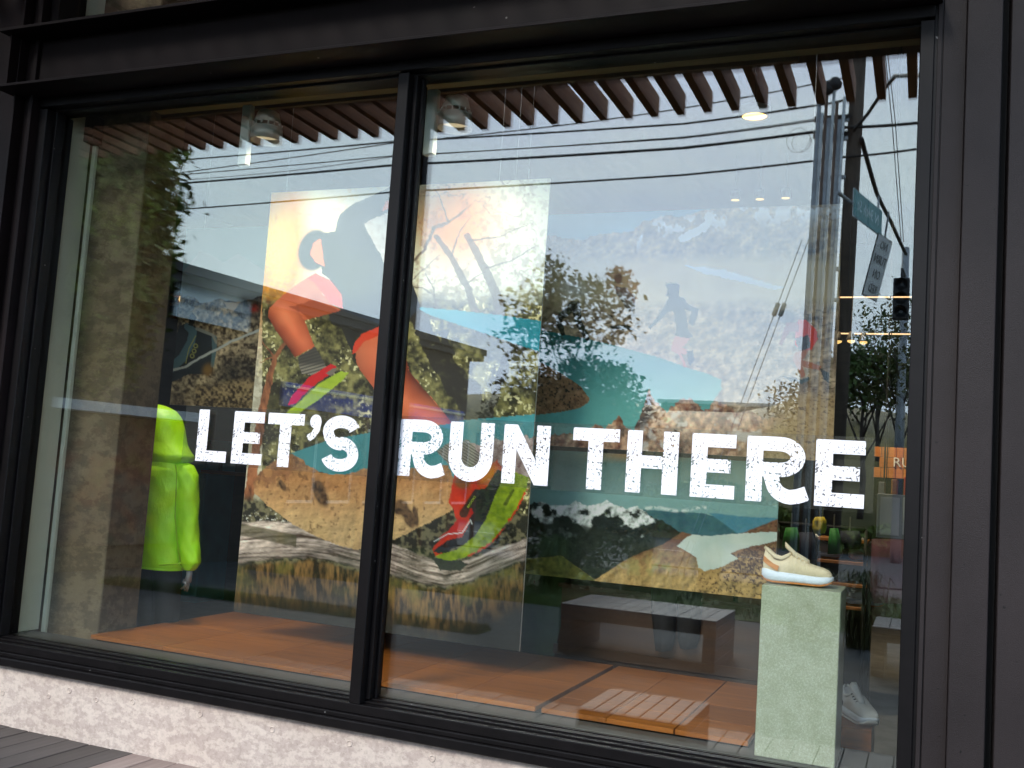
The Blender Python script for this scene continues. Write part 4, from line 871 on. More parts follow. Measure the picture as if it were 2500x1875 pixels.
nb = bench(-1.63, -1.055, 0.90, 1.50, 0.36, 7, 'small dark timber stool reflected low in the right pane')
bench(-0.385, 0.9, 5.36, 6.2, 0.42, 9, 'dark timber bench reflected at the far right behind the plinth')
# ------------------------------------------------------------------ foliage
rng = np.random.default_rng(11)
def foliage_mat(name, c0, c1, c2, sc=2.0):
    m, t, b = newmat(name); n = noise(t, sc, 3, 0.5); n2 = noise(t, 40, 1, 0.5)
    r = ramp(t, n.outputs['Fac'], [(0.32, c0), (0.52, c1), (0.72, c2)])
    r2 = ramp(t, n2.outputs['Fac'], [(0.3, (0.6, 0.6, 0.6)), (0.7, (1.3, 1.3, 1.2))])
    mx = t.nodes.new('ShaderNodeMix'); mx.data_type = 'RGBA'; mx.blend_type = 'MULTIPLY'; mx.inputs[0].default_value = 1
    t.links.new(r.outputs[0], mx.inputs[6]); t.links.new(r2.outputs[0], mx.inputs[7]); t.links.new(mx.outputs[2], b.inputs['Base Color'])
    b.inputs['Roughness'].default_value = 0.55; b.inputs['Specular IOR Level'].default_value = 0.3; return m
def leaves(name, pts, size, material, parent=None, aspect=0.5, droop=0.0, kind=None, label=None, cat=None):
    """one small bent leaf (two triangles) for every point"""
    n = len(pts); d = rng.normal(size=(n, 3)); d[:, 2] -= droop; d /= np.linalg.norm(d, axis=1)[:, None]
    e_ = rng.normal(size=(n, 3)); s_ = np.cross(d, e_); s_ /= np.linalg.norm(s_, axis=1)[:, None]
    L_ = size*(0.6+0.8*rng.random((n, 1)))
    v = np.stack([pts-d*L_/2, pts+s_*L_*aspect/2, pts+d*L_/2, pts-s_*L_*aspect/2], 1).reshape(-1, 3)
    f = np.arange(4*n, dtype=np.int32).reshape(-1, 4)
    me = bpy.data.meshes.new(name); me.vertices.add(4*n); me.vertices.foreach_set('co', v.astype(np.float32).ravel())
    me.loops.add(4*n); me.loops.foreach_set('vertex_index', f.ravel()); me.polygons.add(n); me.polygons.foreach_set('loop_start', np.arange(0, 4*n, 4, dtype=np.int32)); me.update(calc_edges=True)
    me.materials.append(material); return link(name, me, parent, label, cat, None, kind)
def clumps(n_cl, per, centre, radii, sig, hollow=0.35):
    """leaf points gathered in clumps inside an ellipsoid"""
    q = rng.normal(size=(n_cl, 3)); q /= np.linalg.norm(q, axis=1)[:, None]; q *= (hollow+(1-hollow)*rng.random((n_cl, 1))**0.5)
    c = np.array(centre)+q*np.array(radii)
    p = np.repeat(c, per, 0)+rng.normal(size=(n_cl*per, 3))*sig*np.array([1, 1, 0.7]); return p
BARK = mat('bark', (0.07, 0.055, 0.042), 0.9, var=0.4, scale=8, bump=0.5, bscale=30)
LEAF1 = foliage_mat('cedar_leaves', (0.045, 0.065, 0.012), (0.12, 0.16, 0.022), (0.26, 0.32, 0.04))
LEAF2 = foliage_mat('shrub_leaves', (0.045, 0.06, 0.02), (0.11, 0.11, 0.035), (0.20, 0.14, 0.055))
LEAF3 = foliage_mat('bright_leaves', (0.025, 0.05, 0.012), (0.06, 0.11, 0.022), (0.13, 0.18, 0.04), 1.2)
LEAFD = foliage_mat('dark_shrub_leaves', (0.012, 0.020, 0.008), (0.03, 0.045, 0.016), (0.07, 0.09, 0.03))
REDLEAF = foliage_mat('red_leaves', (0.25, 0.03, 0.02), (0.45, 0.06, 0.04), (0.5, 0.12, 0.06))
DRY = foliage_mat('dry_grass', (0.10, 0.09, 0.035), (0.22, 0.17, 0.06), (0.34, 0.26, 0.10), 0.6)
def tree(name, label, base, height, crown_c, crown_r, leaf, lsize, ncl, per, sig, r0=0.14, cat='tree', group=None, limbs=9, hollow=0.35, aspect=0.5, lf=0.35):
    o = empty(name, base, label=label, cat=cat, group=group); cc = Vector(crown_c)-Vector(base)
    t_ = [Vector((0, 0, -0.05)), Vector((0.05, 0.03, height*0.25)), Vector((cc.x*0.6-0.04, cc.y*0.6, height*0.55)), Vector((cc.x, cc.y, height*0.92))]
    MB().tube(t_, [r0, r0*0.8, r0*0.55, r0*0.12], 9).build('trunk', BARK, o, True)
    for k_ in range(limbs):
        a = k_*2.4; f = lf+(0.85-lf)*k_/limbs; s_ = Vector((cc.x*f, cc.y*f, height*f)); e_ = cc+Vector((math.cos(a)*crown_r[0]*0.8, math.sin(a)*crown_r[1]*0.8, crown_r[2]*(f-0.6)*1.5))
        MB().tube([s_, (s_+e_)/2+Vector((0, 0, 0.1)), e_], [r0*0.35, r0*0.22, r0*0.06], 6).build('limb', BARK, o, True)
    leaves('crown', clumps(ncl, per, cc, crown_r, sig, hollow), lsize, leaf, o, aspect)
    return o
# big evergreen at the left
tree('evergreen_tree', 'tall dense evergreen tree reflected along the left edge of the window', (-10.0, MY(5.2), -0.01), 8.2, (-10.12, MY(5.2), 4.7), (1.36, 1.1, 2.9), LEAF1, 0.12, 950, 70, 0.14, 0.2, hollow=0.15)
# small tree with a few red leaves in the middle
st = tree('ornamental_tree', 'small loose tree with a tuft of red leaves reflected beside the big poster', (-4.65, MY(9.0), -0.004), 3.5, R(1400, 765, y=9.0), (0.88, 0.7, 0.48), LEAF2, 0.10, 78, 22, 0.12, 0.026, limbs=5, lf=0.75)
leaves('red_tuft', clumps(10, 26, (R(1530, 690, y=9.0)-Vector(st.location)), (0.22, 0.2, 0.22), 0.08), 0.09, REDLEAF, st)
leaves('top_shoot', clumps(26, 16, (R(1343, 705, y=9.0)-Vector(st.location)), (0.22, 0.2, 0.55), 0.09), 0.08, LEAF2, st)
leaves('side_shoot', clumps(18, 18, (R(1265, 830, y=9.0)-Vector(st.location)), (0.36, 0.3, 0.35), 0.1), 0.09, LEAF2, st)
# dense shrub under it
c = R(1395, 1020, y=9.4); sh = empty('dense_shrub', (c.x, c.y, -0.004), label='dense dark shrub under the small tree with the red tuft', cat='shrub')
for k_ in range(6): MB().tube([(0.1*math.cos(k_), 0.1*math.sin(k_), 0), (0.5*math.cos(k_*1.1), 0.4*math.sin(k_*1.1), 1.2), (0.9*math.cos(k_*1.1), 0.6*math.sin(k_*1.1), 2.0)], [0.04, 0.03, 0.01], 6).build('stem', BARK, sh, True)
leaves('foliage', clumps(420, 40, (0, 0, c.z), (1.22, 0.8, 0.90), 0.11, 0.0), 0.085, LEAFD, sh); leaves('skirt', clumps(320, 36, (0, 0, 1.1), (1.15, 0.75, 1.0), 0.12, 0.0), 0.085, LEAFD, sh)
# trees on the bank at the far right and behind
for i, (u, v, yv, rx, rz, leaf, lab, ncl, per, ls) in enumerate(((2112, 918, 24, 1.35, 0.85, LEAF3, 'round leafy green tree on the bank beside the utility pole', 120, 24, 0.17), (2200, 868, 23, 0.85, 1.7, LEAF2, 'slender airy tree on the bank behind the traffic signal', 90, 12, 0.13), (2150, 850, 27, 0.9, 1.5, LEAF3, 'thin young tree on the bank between the pole and the signal', 60, 12, 0.14),
        (1990, 1000, 29, 1.6, 0.8, LEAF2, 'low olive tree behind the conduits of the utility pole', 90, 18, 0.16))):
    c = R(u, v, y=yv); tree('street_tree', lab, (c.x, c.y, 1.0), c.z-1.0+0.4*rz, c, (rx, rx, rz), leaf, ls, ncl, per, 0.20, 0.09, group='trees across the road', hollow=0.2)
# grassy bank and hedge across the road
bk = MB(); n_ = 60; vs = []; fs = []
for i in range(n_+1):
    x = -70+110*i/n_; h = 4.2+0.25*math.sin(i*0.9)+0.15*math.sin(i*2.3)
    vs += [(x, MY(25.2), -0.07), (x, MY(26.5), h*0.55), (x, MY(30), h), (x, MY(60), h+2.0)]
for i in range(n_):
    for k_ in range(3): fs.append((i*4+k_, i*4+k_+1, i*4+k_+5, i*4+k_+4))
bk.add(vs, fs); bk.build('bank', DRY, smooth=True, kind='structure')
pts = np.stack([rng.uniform(-45, 14, 26000), MY(25.4)+rng.normal(0, 0.35, 26000), 0.1+1.5*rng.random(26000)**0.8], 1); pts[:, 2] *= 0.75+0.35*np.sin(pts[:, 0]*0.8)
leaves('hedge', pts, 0.22, LEAF1, None, 0.5, 0, 'stuff', 'dark clipped hedge along the far side of the road', 'hedge')
# grass blades on the lawns near enough to read
def blades(name, n, xr, yr, h, material, label=None):
    x = rng.uniform(*xr, n); y = rng.uniform(*yr, n); hh = h*(0.5+0.7*rng.random(n)); a = rng.uniform(0, 6.28, n); w_ = 0.006+0.0*n
    lx = rng.normal(0, 0.35, n)*hh; ly = rng.normal(0, 0.35, n)*hh; cx, cy = np.cos(a)*w_, np.sin(a)*w_
    v = np.stack([np.stack([x-cx, y-cy, np.full(n, -0.006)], 1), np.stack([x+cx, y+cy, np.full(n, -0.006)], 1), np.stack([x+lx, y+ly, hh], 1)], 1).reshape(-1, 3)
    me = bpy.data.meshes.new(name); me.vertices.add(3*n); me.vertices.foreach_set('co', v.astype(np.float32).ravel()); me.loops.add(3*n); me.loops.foreach_set('vertex_index', np.arange(3*n, dtype=np.int32))
    me.polygons.add(n); me.polygons.foreach_set('loop_start', np.arange(0, 3*n, 3, dtype=np.int32)); me.update(calc_edges=True); me.materials.append(material)
    return link(name, me, None, label, 'grass' if label else None, None, 'stuff')
for i, (a, b, y0, y1) in enumerate(lawns):
    blades('grass', (26000, 9000, 12000)[i], (max(a, -14), min(b, 6)), (MY(y1), MY(y0)), (0.10, 0.07, 0.07)[i], LEAF3, ('short lawn grass in front of the road', 'narrow strip of grass next to the long bench', 'strip of grass between two paving bands')[i])
# ornamental grass clumps beside the bench
for i, (u, v, lab) in enumerate(((1965, 1560, 'arching ornamental grass clump reflected left of the plinth'), (2100, 1580, 'arching ornamental grass clump reflected right of the plinth'), (1345, 1450, 'arching ornamental grass clump reflected beside the hanging poster'), (1560, 1430, 'arching ornamental grass clump reflected behind the long bench'), (1730, 1440, 'arching ornamental grass clump at the right end of the long bench'), (760, 1400, 'arching ornamental grass clump reflected over the fallen log print'))):
    c = R(u, v, z=0.0); o = empty('ornamental_grass', (c.x, c.y, -0.008), label=lab, cat='grass clump', group='ornamental grasses')
    n = 420; a = rng.uniform(0, 6.28, n); rr = rng.uniform(0.1, 0.55, n); hh = rng.uniform(0.35, 0.8, n); b0 = rng.normal(0, 0.06, (n, 2)); w_ = 0.005
    P0 = np.stack([b0[:, 0], b0[:, 1], np.zeros(n)], 1); P1 = P0+np.stack([np.cos(a)*rr*0.35, np.sin(a)*rr*0.35, hh], 1); P2 = P0+np.stack([np.cos(a)*rr, np.sin(a)*rr, hh*0.75], 1); sd = np.stack([-np.sin(a), np.cos(a), np.zeros(n)], 1)*w_
    v = np.stack([P0-sd, P0+sd, P1+sd, P1-sd, P2], 1).reshape(-1, 3); me = bpy.data.meshes.new('blades')
    me.from_pydata(v.tolist(), [], [q for k_ in range(n) for q in ((5*k_, 5*k_+1, 5*k_+2, 5*k_+3), (5*k_+3, 5*k_+2, 5*k_+4))]); me.materials.append(LEAF3 if i % 2 == 0 else LEAF2); link('blades', me, o)
# ------------------------------------------------------------------ long low building at the left, its side wall running away from the window
WALLB = mat('umber_render', (0.070, 0.055, 0.045), 0.85, var=0.25, scale=1.2)
FASC = mat('dark_fascia', (0.045, 0.038, 0.036), 0.6, var=0.2)
BLUE = mat('blue_fascia', (0.06, 0.10, 0.48), 0.5, var=0.2, scale=2)
WIN = mat('dark_window', (0.02, 0.025, 0.03), 0.08, var=0.1)
WHITE = mat('white_paint', (0.72, 0.72, 0.70), 0.6, var=0.06)
pa = R(430, 650, z=4.0); pb = R(1172, 860, z=4.0)          # eaves line of the wall, near end and far end
dirv = (pb-pa); LEN = dirv.length; yaw = math.atan2(dirv.y, dirv.x)
bd = empty('community_building', (pa.x, pa.y, -0.06), yaw, label='long low brown building with a blue fascia and white banner, reflected at the left', cat='building')
def bb(x0, y0, z0, x1, y1, z1, nm, m_, parent=bd): return MB().box((x0, y0, z0), (x1, y1, z1)).build(nm, m_, parent)
SD = 1.0 if (Vector((math.cos(yaw+math.pi/2), math.sin(yaw+math.pi/2), 0)).x < 0) else -1.0     # side of the wall the building lies on
def yb(a, b): return (min(SD*a, SD*b), max(SD*a, SD*b))
def wbox(x0, x1, d0, d1, z0, z1, nm, m_, parent=bd):
    y0, y1 = yb(d0, d1); return bb(x0, y0, z0, x1, y1, z1, nm, m_, parent)
wbox(-2.4, LEN-0.2, 0.12, 7.0, 0.0, 3.86, 'wall', WALLB)
roof = wbox(-2.9, LEN, -0.10, 7.4, 3.861, 4.06, 'roof', FASC)
wbox(-2.9, LEN, -0.16, -0.1005, 3.98, 4.10, 'gutter', FASC, roof)
for k_ in range(5): wbox(1.0+k_*1.8, 1.35+k_*1.8, 0.6, 1.0, 4.061, 4.20, 'roof_vent', FASC, roof)
wbox(2.45, LEN-0.4, 0.06, 0.1195, 2.40, 2.78, 'fascia_band', BLUE)
wbox(2.45, LEN-0.4, 0.03, 0.0595, 2.70, 2.74, 'trim_strip', WHITE)
for k_ in range(6):
    x = 2.7+k_*1.0; wn = wbox(x, x+0.72, 0.09, 0.1195, 0.9, 2.2, 'window', WHITE); wbox(x+0.05, x+0.67, 0.08, 0.0895, 0.95, 2.15, 'pane', WIN, wn)
for k_ in range(7): wbox(2.55+k_*1.0, 2.62+k_*1.0, -0.05, 0.02, 0, 2.39, 'post', mat('brown_post', (0.16, 0.06, 0.03), 0.6) if k_ == 0 else MATS['brown_post'])
# white canopy edge with a painted wall under it
wbox(-2.3, 0.55, -0.35, 0.1195, 2.00, 2.12, 'white_canopy', WHITE)
mu, t, b = newmat('painted_mural'); n = noise(t, 1.3, 3); n2 = noise(t, 3.4, 4)
r = ramp(t, n.outputs['Color'], [(0.36, (0.04, 0.16, 0.10)), (0.45, (0.20, 0.10, 0.08)), (0.52, (0.16, 0.13, 0.11)), (0.58, (0.30, 0.08, 0.05)), (0.66, (0.34, 0.22, 0.05))]); r2 = ramp(t, n2.outputs['Fac'], [(0.35, (0.35, 0.33, 0.3)), (0.65, (1, 1, 1))])
mx = t.nodes.new('ShaderNodeMix'); mx.data_type = 'RGBA'; mx.blend_type = 'MULTIPLY'; mx.inputs[0].default_value = 0.9
t.links.new(r.outputs[0], mx.inputs[6]); t.links.new(r2.outputs[0], mx.inputs[7]); t.links.new(mx.outputs[2], b.inputs['Base Color']); b.inputs['Roughness'].default_value = 0.8
wbox(-2.3, 0.5, 0.08, 0.1195, 0.35, 1.98, 'mural_panel', mu)
# banner
ba = R(442, 655, z=3.98)
ban = empty('banner', (0, 0, 0), parent=bd)
wbox(0.05, 1.52, 0.02, 0.05, 3.40, 3.96, 'sheet', mat('pale_banner', (0.62, 0.70, 0.70), 0.6, var=0.05), ban)
INK = mat('banner_ink', (0.03, 0.05, 0.06), 0.6); INKB = mat('banner_blue_ink', (0.10, 0.25, 0.40), 0.6)
# frame whose x axis runs along the wall as a reader facing it sees it, z out of the wall
nrm = Vector((0, -SD, 0)); upz = Vector((0, 0, 1)); xr_ = upz.cross(nrm)
def wall_text(s_, size, m_, cx, cz, parent, d=0.015):
    M_ = Matrix((xr_, upz, nrm)).transposed().to_4x4(); M_.translation = Vector((cx, SD*d, cz)); return text(s_, size, m_, 'lettering', parent, 0.002, M_)
wall_text('COMPUTER REUSE CENTER', 0.118, INK, 0.785, 3.62, ban); wall_text('InterConnection', 0.20, INKB, 0.785, 3.83, ban)

# pale house row across the road
PALE = mat('pale_stucco', (0.52, 0.56, 0.54), 0.8, var=0.1)
for i, (u0, u1, v, yv, lab) in enumerate(((1620, 1740, 985, 44, 'pale flat roofed house across the road below the middle runner'), (1770, 1900, 992, 46, 'lower pale flat roofed house across the road left of the conduits'))):
    a = R(u0, v, y=yv); b_ = R(u1, v, y=yv); z1 = (a.z+b_.z)/2; w_ = b_.x-a.x
    h = empty('house', ((a.x+b_.x)/2, a.y, 3.0), label=lab, cat='house', group='houses across the road')
    MB().box((-w_/2, -6, -3.0), (w_/2, 0, z1-3.0)).build('wall', PALE, h)
    MB().box((-w_/2-0.25, -6.2, z1-3.0+0.001), (w_/2+0.25, 0.25, z1-2.85)).build('roof', PALE, h)
    for r_ in range(2):
        for c_ in range(4):
            x = -w_/2+w_*(c_+0.5)/4; z = (z1-3.0)*(0.38+0.42*r_)
            wn = MB().box((x-0.42, 0.001, z-0.55), (x+0.42, 0.05, z+0.55)).build('window', WHITE, h); MB().box((x-0.35, 0.0505, z-0.48), (x+0.35, 0.06, z+0.48)).build('pane', WIN, wn)
# ------------------------------------------------------------------ utility pole, conduits, wires, signs, signal
POLEM = mat('creosote_pole', (0.085, 0.062, 0.045), 0.9, var=0.35, scale=3, stretch=(4, 4, 0.5), bump=0.4, bscale=20)
GALV = mat('galvanised', (0.34, 0.35, 0.36), 0.45, 0.5, var=0.15)
CABLE = mat('black_cable', (0.012, 0.011, 0.011), 0.6, var=0.1)
YP = 15.2
p0 = R(2047, 1000, y=YP); p1 = R(2102, 60, y=YP); dz = (p1-p0)/(p1.z-p0.z); base = p0+dz*(-0.06-p0.z); topz = 13.2; top = p0+dz*(topz-p0.z)
up = empty('utility_pole', base, label='tall brown timber utility pole with crossarms reflected at the right', cat='utility pole')
MB().tube([(0, 0, 0), (top-base)*0.5, top-base], [0.165, 0.145, 0.115], 14).build('shaft', POLEM, up, True)
def on_pole(z): return (top-base)*((z+0.06)/(topz+0.06))
for z, L_ in ((11.2, 1.2), (9.9, 1.0)):
    c = on_pole(z); MB().bbox((c.x-L_, c.y+0.12, c.z-0.06), (c.x+L_, c.y+0.22, c.z+0.06), 0.01).build('crossarm', POLEM, up)
    for k_ in range(4): MB().lathe((c.x-L_+0.15+k_*(2*L_-0.3)/3, c.y+0.17, c.z+0.06), [(0.03, 0), (0.05, 0.05), (0.03, 0.08), (0.05, 0.12), (0.01, 0.16)], 10).build('insulator', GALV, up, True)
for v in (300, 345, 438, 660, 735):
    z = R(2040, v, y=YP).z; c = on_pole(z); MB().bbox((c.x-0.62, c.y+0.10, c.z-0.035), (c.x-0.10, c.y+0.17, c.z+0.035), 0.005).build('standoff_bracket', GALV, up)
for v in (290, 330): 
    z = R(2040, v, y=YP).z; c = on_pole(z); MB().bbox((c.x-0.75, c.y+0.05, c.z-0.07), (c.x+0.05, c.y+0.10, c.z+0.05), 0.01).build('cable_bracket', CABLE, up)
tops = (232, 285, 238, 300, 228, 260, 305, 250)
CONDS = [mat('conduit_grey', (0.30, 0.31, 0.32), 0.5, 0.2), mat('conduit_brown', (0.14, 0.085, 0.06), 0.6), mat('conduit_pale', (0.55, 0.56, 0.55), 0.5)]
for k_ in range(8):
    f = k_/7; q = R(1978+62*f, 600, y=YP-0.25); zt = R(2010, tops[k_], y=YP).z; c0 = on_pole(q.z); off = q-base-c0
    lo_ = on_pole(-0.05)+Vector((off.x, 0.22, 0)); hi_ = on_pole(zt)+Vector((off.x, 0.22, 0))
    MB().tube([lo_, hi_], 0.030 if k_ % 3 else 0.042, 8).build('conduit', CONDS[(0, 2, 1)[k_ % 3]], up, True)
    if tops[k_] < 245: MB().lathe(hi_, [(0.05, -0.04), (0.13, 0.02), (0.14, 0.10), (0.07, 0.2), (0.01, 0.22)], 12).build('weatherhead', CABLE, up, True)
def wire(pts, r, label, sag=0.0, n=14, name='power_line', group='overhead wires', cat='wire'):
    P_ = []
    for i in range(len(pts)-1):
        a, b_ = Vector(pts[i]), Vector(pts[i+1])
        for k_ in range(n):
            t_ = k_/n; P_.append(a.lerp(b_, t_)-Vector((0, 0, sag*4*t_*(1-t_))))
    P_.append(Vector(pts[-1])); o = MB().tube(P_, r, 6).build(name, CABLE, None, True, label=label, cat=cat, group=group); return o
YL, YM, YR = 21.0, 17.6, 15.0
wires = (([(200,405,YL),(406,393,YL-0.9),(958,345.5,YM),(1665,302,15.6),(1990,257,YR),(2075,240,YR)],0.022,'topmost of the thin overhead wires at the left end'),
 ([(200,440,YL),(406,426,YL-0.9),(958,349,YM),(1350,308,16.4),(1665,264,15.6),(2025,197,YR),(2090,180,YR)],0.015,'thin overhead wire that crosses above its neighbour near the mullion'),
 ([(200,436,YL),(406,429,YL-0.9),(958,380,YM),(1665,337,15.6),(1990,294,YR),(2080,283,YR)],0.014,'overhead wire third from the top over the left pane'),
 ([(200,455,YL),(420,441,YL-0.9),(700,418,19),(958,382,YM),(1665,334,15.6),(1990,290,YR),(2080,278,YR)],0.010,'faint thin overhead wire running with the third one'),
 ([(200,465,YL),(420,449,YL-0.9),(958,403,YM),(1665,361,15.6),(2070,310,YR),(2245,299,YR),(2420,290,YR)],0.030,'thick dark overhead cable across both panes'),
 ([(200,530,YL),(452,510,YL-0.9),(955,469,YM),(1665,427,15.6),(2068,382,YR),(2240,363,YR),(2420,345,YR)],0.022,'lowest overhead cable, just above the hanging poster'))
for pts, r, lab in wires: wire([R(u, v, y=y) for u, v, y in pts], r, lab, 0.015)
wire([R(2085,318,y=YR), R(2120,275,y=14.2), R(2160,215,y=13.0), R(2185,185,y=12.0), R(2240,183,y=10.5), R(2330,190,y=8)], 0.035, 'thick black service cable rising to the right of the pole', 0)
wire([R(2103,338,y=YR), R(2140,470,y=17.5), R(2175,540,y=20), R(2212,620,y=22.6)], 0.045, 'dark bundled cable from the pole down to the signal', 0.02)
wire([R(2160,120,y=12), R(2178,300,y=13), R(2200,590,y=15)], 0.007, 'thin guy wire right of the utility pole, left of the pair', 0, cat='guy wire', group='guy wires')
wire([R(2166,120,y=12), R(2186,300,y=13), R(2206,590,y=15)], 0.007, 'thin guy wire right of the utility pole, right of the pair', 0, cat='guy wire', group='guy wires')
gb_ = R(1832, 925, y=14.4)
for du, lab in ((0, 'left'), (16, 'right')):
    a = R(1958+du, 585, y=YP-0.3); b_ = R(1838+du, 905, y=14.3); g = b_+(b_-a)*((b_.z+0.02)/(a.z-b_.z))
    gw = empty('guy_wire', g, label=lab+' one of two slanting guy wires with insulators left of the conduits', cat='guy wire', group='slanting guy wires')
    MB().tube([(0, 0, 0), a-g], 0.009, 6).build('strand', GALV, gw, True); m_ = (a-g)*0.78; d_ = (a-g).normalized()
    MB().tube([m_-d_*0.14, m_-d_*0.12, m_+d_*0.12, m_+d_*0.14], [0.01, 0.045, 0.045, 0.01], 8).build('insulator', mat('ceramic', (0.35, 0.33, 0.28), 0.3) if du == 0 else MATS['ceramic'], gw, True)
for k_, (u, v, r_) in enumerate(((1950, 345, 30), (1958, 350, 24))):
    c = R(u, v, y=YR); rr = 0.22 if k_ == 0 else 0.18
    MB().tube([c+Vector((rr*math.cos(i*0.42), 0.01*i, rr*1.15*math.sin(i*0.42))) for i in range(16)], 0.004, 5).build('cable_coil', CABLE, None, True, label=('larger' if k_ == 0 else 'smaller')+' loop of slack cable hanging by the conduits', cat='cable loop', group='slack cable loops')
# signs
def plate(name, label, cat, tl, tr, bl, yl, yr, m_, edge):
    A_ = R(tl[0], tl[1], y=yl); B_ = R(tr[0], tr[1], y=yr); C_ = R(bl[0], bl[1], y=yl)
    ex = (A_-B_); wd = ex.length; ex.normalize(); ez = (A_-C_); ht = ez.length; ez.normalize(); ny = ex.cross(ez).normalized()
    ez = (ez-ex*ez.dot(ex)).normalized(); ny = ex.cross(ez).normalized()
    o = empty(name, B_-ez*ht, label=label, cat=cat)
    M_ = Matrix((ex, ez, ny)).transposed().to_4x4()
    if edge: MB().box((-0.012, -0.012, -0.012), (wd+0.012, ht+0.012, -0.0005), M_).build('backing', edge, o)
    MB().box((0, 0, 0), (wd, ht, 0.006), M_).build('face', m_, o); return o, M_, wd, ht
TEALS = mat('teal_sign', (0.03, 0.22, 0.20), 0.4, var=0.08); WHITES = mat('white_sign', (0.62, 0.62, 0.60), 0.5, var=0.05); INKW = mat('sign_white_ink', (0.75, 0.78, 0.75), 0.5)
o, M_, wd, ht = plate('street_name_sign', 'teal street name sign reading N 34th St beside the utility pole', 'street sign', (2085, 460), (2153, 516), (2083, 525), 12.8, 14.2, TEALS, WHITES)
text('N 34th St', ht*0.62, INKW, 'lettering', o, 0.003, M_ @ Matrix.Translation((wd/2, ht/2, 0.008)))
MB().tube([M_ @ Vector((0.05, ht*0.5, -0.05)), M_ @ Vector((0.05, ht*0.5+0.5, -0.05))], 0.02, 6).build('hanger', GALV, o)
MB().tube([M_ @ Vector((wd-0.05, ht*0.5, -0.05)), M_ @ Vector((wd+0.6, ht*0.5, -0.05))], 0.03, 6).build('arm', GALV, o)
o, M_, wd, ht = plate('traffic_sign', 'white no turn on red sign hanging askew by the signal', 'traffic sign', (2145, 570), (2178, 592), (2103, 715), 10.0, 10.5, WHITES, CABLE)
INKK = mat('sign_black_ink', (0.02, 0.02, 0.02), 0.5)
for k_, s_ in enumerate(('NO', 'TURN', 'ON', 'RED')): text(s_, ht*0.20, INKK, 'lettering', o, 0.003, M_ @ Matrix.Translation((wd/2, ht*(0.86-0.24*k_), 0.008)))
MB().tube([M_ @ Vector((wd/2, ht, -0.01)), M_ @ Vector((wd/2+0.1, ht+0.35, -0.01))], 0.015, 6).build('hanger', GALV, o)
SIGM = mat('signal_black', (0.015, 0.014, 0.013), 0.5)
c = R(2200, 725, y=22.0); sg = empty('traffic_signal', (c.x, c.y, -0.045), label='black traffic signal on a grey mast reflected at the right edge', cat='traffic signal')
MB().tube([(0.05, -0.9, 0), (0.05, -0.9, 8.0)], [0.13, 0.09], 12).build('mast', GALV, sg, True)
MB().tube([(0.05, -0.9, c.z+0.75), (0.0, -0.05, c.z+0.75)], 0.04, 8).build('arm', SIGM, sg, True); MB().tube([(0, -0.05, c.z+0.75), (0, -0.05, c.z+0.5)], 0.03, 8).build('drop', SIGM, sg)
MB().bbox((-0.19, -0.12, c.z-0.52), (0.19, 0.05, c.z+0.52), 0.02).build('housing', SIGM, sg)
for k_ in range(3):
    z = c.z+0.34-0.34*k_; MB().lathe((0, 0.055, z), [(0.13, -0.002), (0.13, 0.02), (0.02, 0.035)], 18, 'y').build('lens', WIN, sg, True)
    MB().loft([[Vector((0.15*math.cos(a), y_, z+0.15*math.sin(a))) for a in [rad(q) for q in range(-10, 191, 20)]] for y_ in (0.052, 0.24)], False, False).build('visor', SIGM, sg)
# ------------------------------------------------------------------ mannequin in a lime running jacket
LIMEF, t, b = newmat('lime_nylon'); n = noise(t, 5, 4, stretch=(1, 1, 2)); r = ramp(t, n.outputs['Fac'], [(0.3, (0.40, 0.88, 0.003)), (0.7, (0.55, 0.97, 0.008))]); t.links.new(r.outputs[0], b.inputs['Base Color']); b.inputs['Roughness'].default_value = 0.45
n2 = noise(t, 8, 6, 0.62, stretch=(1, 1, 0.6)); bp = t.nodes.new('ShaderNodeBump'); bp.inputs['Strength'].default_value = 0.55; bp.inputs['Distance'].default_value = 0.02; t.links.new(n2.outputs['Fac'], bp.inputs['Height']); t.links.new(bp.outputs[0], b.inputs['Normal'])
BLK = mat('black_jersey', (0.010, 0.010, 0.011), 0.75, var=0.3); HANDM = mat('grey_mannequin', (0.30, 0.30, 0.29), 0.4, var=0.06)
MY0 = 0.99
mq0 = U(388, 1385, y=MY0)
mq = empty('mannequin', (mq0.x, MY0, FL), label='mannequin in a lime green hooded running jacket beside the concrete column', cat='mannequin')
def ring(u, v, hw, dp, y=MY0, n=36, tilt=0.0, sq=1.0, du=0):
    c = U(u+du, v, y=y); k_ = (U(u+10, v, y=y)-U(u-10, v, y=y)).x/20; out_ = []
    for i in range(n):
        a = 2*math.pi*i/n; w_ = 1+0.018*math.sin(3*a+v*0.03)+0.010*math.sin(7*a+v*0.06)
        ca, sa = math.cos(a), math.sin(a); ca = math.copysign(abs(ca)**sq, ca); sa = math.copysign(abs(sa)**sq, sa)
        out_.append(Vector((c.x+ca*hw*k_*w_, y+sa*dp*w_, c.z+tilt*ca*0.05))-Vector(mq.location))
    return out_
